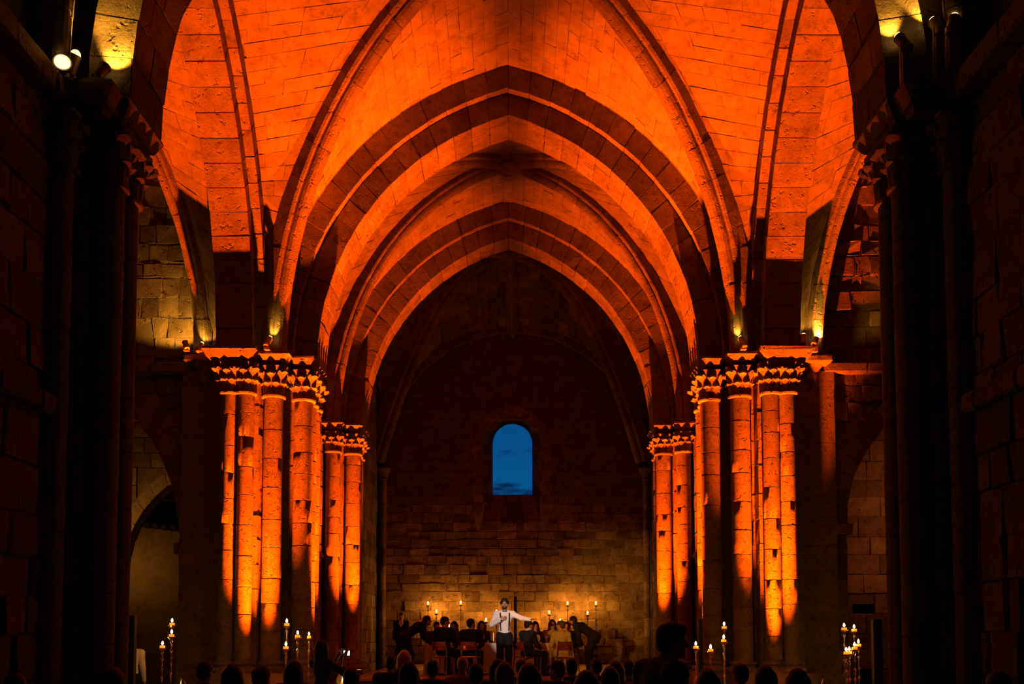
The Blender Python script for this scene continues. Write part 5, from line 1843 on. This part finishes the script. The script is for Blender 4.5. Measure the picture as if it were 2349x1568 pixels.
# guests on the stage
ch_stage = make_chair('stage_chair', CHROME, CHROME, 0.82)
ch_guest = make_chair('guest_chair', DKWOOD, DKWOOD)
stage_first = [True]; guest_first = [True]
def seat(tmpl, flag, x, y, z, yaw, label, group):
    o = tmpl if flag[0] else copy_tree(tmpl)
    flag[0] = False
    o.location = (x, y, z)
    o.rotation_euler[2] = yaw
    WLOC[o.name] = Vector((x, y, z))
    tag(o, label, 'chair', group)

SG = 'guests at the head table'
def on_stage(px, py, y, yaw, label, pose='sit', chair=None, **kw):
    x, zt = at(px, py, y)
    full = 1.385 if pose == 'sit' else 1.805
    s = kw.pop('s', None) or max(0.86, min(1.08, (zt - STAGE_Z) / full))
    figure(label, SG, (x, y, STAGE_Z), yaw, pose, s, 0.0155, **kw)
    if chair:
        seat(ch_stage, stage_first, x + 0.03 * math.sin(yaw), y - 0.03 * math.cos(yaw), STAGE_Z + 0.004, yaw, chair, 'chrome chairs on the stage')

on_stage(921, 1404, 31.3, PI, 'dark figure standing alone by the end wall at the left', 'stand')
bend = dict(pelvis=(0, -0.10, 0.95), waist=(0, 0.02, 1.05), chest=(0, 0.20, 1.17), neck=(0, 0.34, 1.25), head=(0, 0.44, 1.33), shl=(-0.18, 0.30, 1.22), shr=(0.18, 0.30, 1.22),
            ell=(-0.22, 0.36, 0.95), elr=(0.22, 0.36, 0.95), wrl=(-0.16, 0.50, 0.78), wrr=(0.16, 0.50, 0.78), hpl=(-0.095, -0.10, 0.90), hpr=(0.095, -0.10, 0.90))
on_stage(940, 1404, 24.2, -1.35, 'man in dark suit stooping over the left end of the head table', 'stand', s=0.98, J=bend)
on_stage(1000, 1424, 25.8, PI + 0.4, 'guest seated at the left end behind the head table', chair='chrome chair at the left end behind the head table', hair='short', topmat=SUIT_BL)
on_stage(1019, 1412, 23.75, -0.40, 'young man in black seated before the table, head turned aside', chair='chrome chair nearest the left end of the table', head_yaw=-1.0, topmat=SUIT)
on_stage(1043, 1423, 26.45, PI - 0.3, 'woman seated behind the table beside the young man', hair='bob', top='dress', topmat=DRESS_RED, skirt=True, bare_arms=True, chair='chrome chair behind the table near the young man')
on_stage(1080, 1417, 23.65, -0.2, 'man in dark suit with white collar seated left of the speaker', chair='chrome chair just left of the speaker', head_yaw=-0.9)
on_stage(1104, 1422, 25.8, PI + 0.2, 'woman facing out behind the table left of the speaker', hair='long', top='dress', topmat=DRESS_DK, skirt=True, bare_arms=True, chair='chrome chair behind the table left of the speaker',
         J=dict(ell=(-0.27, 0.10, 0.80), wrl=(-0.22, 0.24, 1.00)))
on_stage(1209, 1420, 23.45, -0.85, 'man in black suit seated just under the outstretched hand', chair='chrome chair under the outstretched hand', head_yaw=-0.3)
on_stage(1226, 1423, 25.8, PI + 0.5, 'woman in dark dress seated behind the glowing vase', hair='bob', top='dress', topmat=DRESS_DK, skirt=True, bare_arms=True, chair='chrome chair behind the glowing vase')
on_stage(1267, 1419, 26.45, PI, 'long-haired woman in a pale top facing out behind the table', hair='curly', top='dress', topmat=DRESS_PALE, skirt=True, bare_arms=True, chair='chrome chair of the long haired woman')
on_stage(1287, 1421, 23.75, 0.30, 'woman in a pale short-sleeved dress seated with her back half turned', hair='bun', hairmat=HAIR_BR, top='dress', topmat=DRESS_PALE, skirt=True, bare_arms=True, head_yaw=0.85,
         chair='chrome chair of the woman in the pale dress', J=dict(ell=(-0.26, 0.02, 0.76), wrl=(-0.25, 0.10, 0.52), elr=(0.26, 0.04, 0.76), wrr=(0.22, 0.20, 0.58)))
on_stage(1303, 1424, 25.8, PI - 0.4, 'guest seated at the right end behind the head table', hair='short', topmat=SUIT_BL, chair='chrome chair at the right end behind the head table')
bend2 = dict(bend); bend2.update(wrl=(-0.13, 0.22, 0.72), ell=(-0.26, 0.22, 0.95), wrr=(0.13, 0.24, 0.74))
on_stage(1352, 1404, 24.75, 1.25, 'man in dark suit stooping at the right end of the head table', 'stand', s=0.98, J=bend2)

# seated guests in the foreground
CG = 'seated guests in the foreground'
CROWD = [
    (28, 1540, 'short', None, 0.0, 'jacket', None, 'guest at the lower left corner, only the crown of the head showing'),
    (124, 1521, 'curly', None, -0.2, 'dress', DRESS_DK, 'guest with full dark hair in the left corner'),
    (191, 1511, 'short', None, -1.2, 'jacket', None, 'man at the left turning his face towards the stage'),
    (252, 1529, 'bob', None, -0.3, 'dress', DRESS_DK, 'guest with dark bob beside the left foreground pier'),
    (462, 1514, 'short', None, -0.6, 'jacket', None, 'dark-headed guest behind the near left lantern'),
    (532, 1520, 'bob', None, 0.1, 'dress', DRESS_DK, 'dark guest between the left lantern and the candles'),
    (596, 1524, 'bun', None, -0.2, 'dress', DRESS_RED, 'guest with hair in a bun before the left pier'),
    (672, 1513, 'long', None, -0.2, 'dress', DRESS_DK, 'long-haired guest just left of the woman with the phone'),
    (804, 1529, 'short', None, 0.0, 'jacket', None, 'dark head just right of the woman with the phone'),
    (894, 1501, 'short', None, -0.2, 'jacket', None, 'guest beside the fair-haired woman on her left'),
    (924, 1489, 'long', HAIR_FR, -0.4, 'dress', DRESS_DK, 'fair-haired woman catching orange light below the standing figure'),
    (938, 1514, 'bob', None, 0.1, 'dress', DRESS_DK, 'dark head in front of the fair-haired woman'),
    (990, 1511, 'short', None, -0.1, 'jacket', None, 'guest below the left end of the head table'),
    (1059, 1504, 'short', HAIR_FR, -0.2, 'shirt', DRESS_PALE, 'guest in a pale tan top with light-rimmed head'),
    (1093, 1519, 'short', None, 0.2, 'jacket', None, 'dark head right of the guest in tan'),
    (1140, 1509, 'long', None, -0.3, 'dress', DRESS_DK, 'woman directly below the speaker, dark hair'),
    (1162, 1515, 'bob', HAIR_BR, 0.5, 'dress', DRESS_RED, 'brown-haired woman close beside the one below the speaker'),
    (1194, 1511, 'short', None, -0.1, 'jacket', None, 'broad dark head right of the speaker legs'),
    (1216, 1518, 'long', HAIR_BR, 0.3, 'dress', DRESS_RED, 'brown long-haired guest under the seated man in black'),
    (1285, 1512, 'short', None, 0.9, 'jacket', None, 'man with face in profile below the woman in the pale dress'),
    (1314, 1507, 'short', None, 0.1, 'jacket', SUIT_BL, 'dark head below the right end of the head table'),
    (1346, 1534, 'bob', HAIR_BR, 0.0, 'dress', DRESS_DK, 'round brown head in front near the middle lantern'),
    (1371, 1508, 'short', None, 0.5, 'jacket', None, 'man with a white collar below the stooping man'),
    (1402, 1526, 'curly', None, 0.2, 'dress', DRESS_DK, 'dark curly head left of the near standing man'),
    (1413, 1513, 'long', HAIR_BR, -0.2, 'dress', DRESS_RED, 'brown-haired guest behind the dark curly head'),
    (1442, 1512, 'short', None, 0.0, 'jacket', SUIT_BL, 'guest just left of the shoulder of the near man'),
    (1628, 1531, 'curly', None, 0.2, 'dress', DRESS_DK, 'broad dark head right of the near standing man'),
    (1702, 1519, 'short', None, 0.3, 'jacket', None, 'dark head below the twin bright shafts'),
    (1760, 1523, 'long', None, 0.1, 'dress', DRESS_DK, 'long-haired guest under the twin bright shafts'),
    (1836, 1530, 'bob', None, 0.3, 'dress', DRESS_DK, 'guest left of the right lantern'),
    (2300, 1537, 'short', None, 0.4, 'jacket', None, 'lone dark head in the lower right corner'),
]
placed = [(nx, 6.9), (wx, 18.4), (at(738, 1480, 13.8)[0], 13.8)]
def free(x, y, tol):
    if abs(x) > 3.62 and 9.0 < y < 12.7 or abs(x) > 4.1 and y < 13.0:
        return False
    if any(math.hypot(x - tx, y + q - ty) < 0.68 + 0.22 * tol for tx, ty, _ in TB for q in (-0.2, 0.0, 0.25, 0.5)):
        return False
    return all(abs(x - a) > 0.56 * tol or abs(y - b) > 0.80 * tol for a, b in placed)
for px, py, hr, hm, yw, top, tm, lab in CROWD:
    y0 = min(16.6, max(7.0, 776.0 / (py - 1450)))
    best = None
    for tol in (1.0, 0.85, 0.7, 0.5):
        for y in sorted(np.arange(7.0, 17.0, 0.1), key=lambda q: abs(q - y0)):
            x, zt = at(px, py, y)
            if 0.90 < zt / 1.385 < 1.13 and free(x, y, tol):
                best = (x, float(y), zt)
                break
        if best:
            break
    x, y, zt = best or (*at(px, py, y0)[:1], y0, at(px, py, y0)[1])
    placed.append((x, y))
    s = zt / 1.385
    figure(lab, CG, (x, y, 0.0), yw, 'sit', s, 0.0195, top, tm, None, hr, hm, skirt=(top == 'dress'), bare_arms=(top == 'dress'), head_yaw=random.uniform(-0.3, 0.3))
    short = lab.split(',')[0].split()
    seat(ch_guest, guest_first, x, y - 0.02, 0.0, yw, 'dark chair of the ' + ' '.join(short[:12]), 'dark guest chairs')
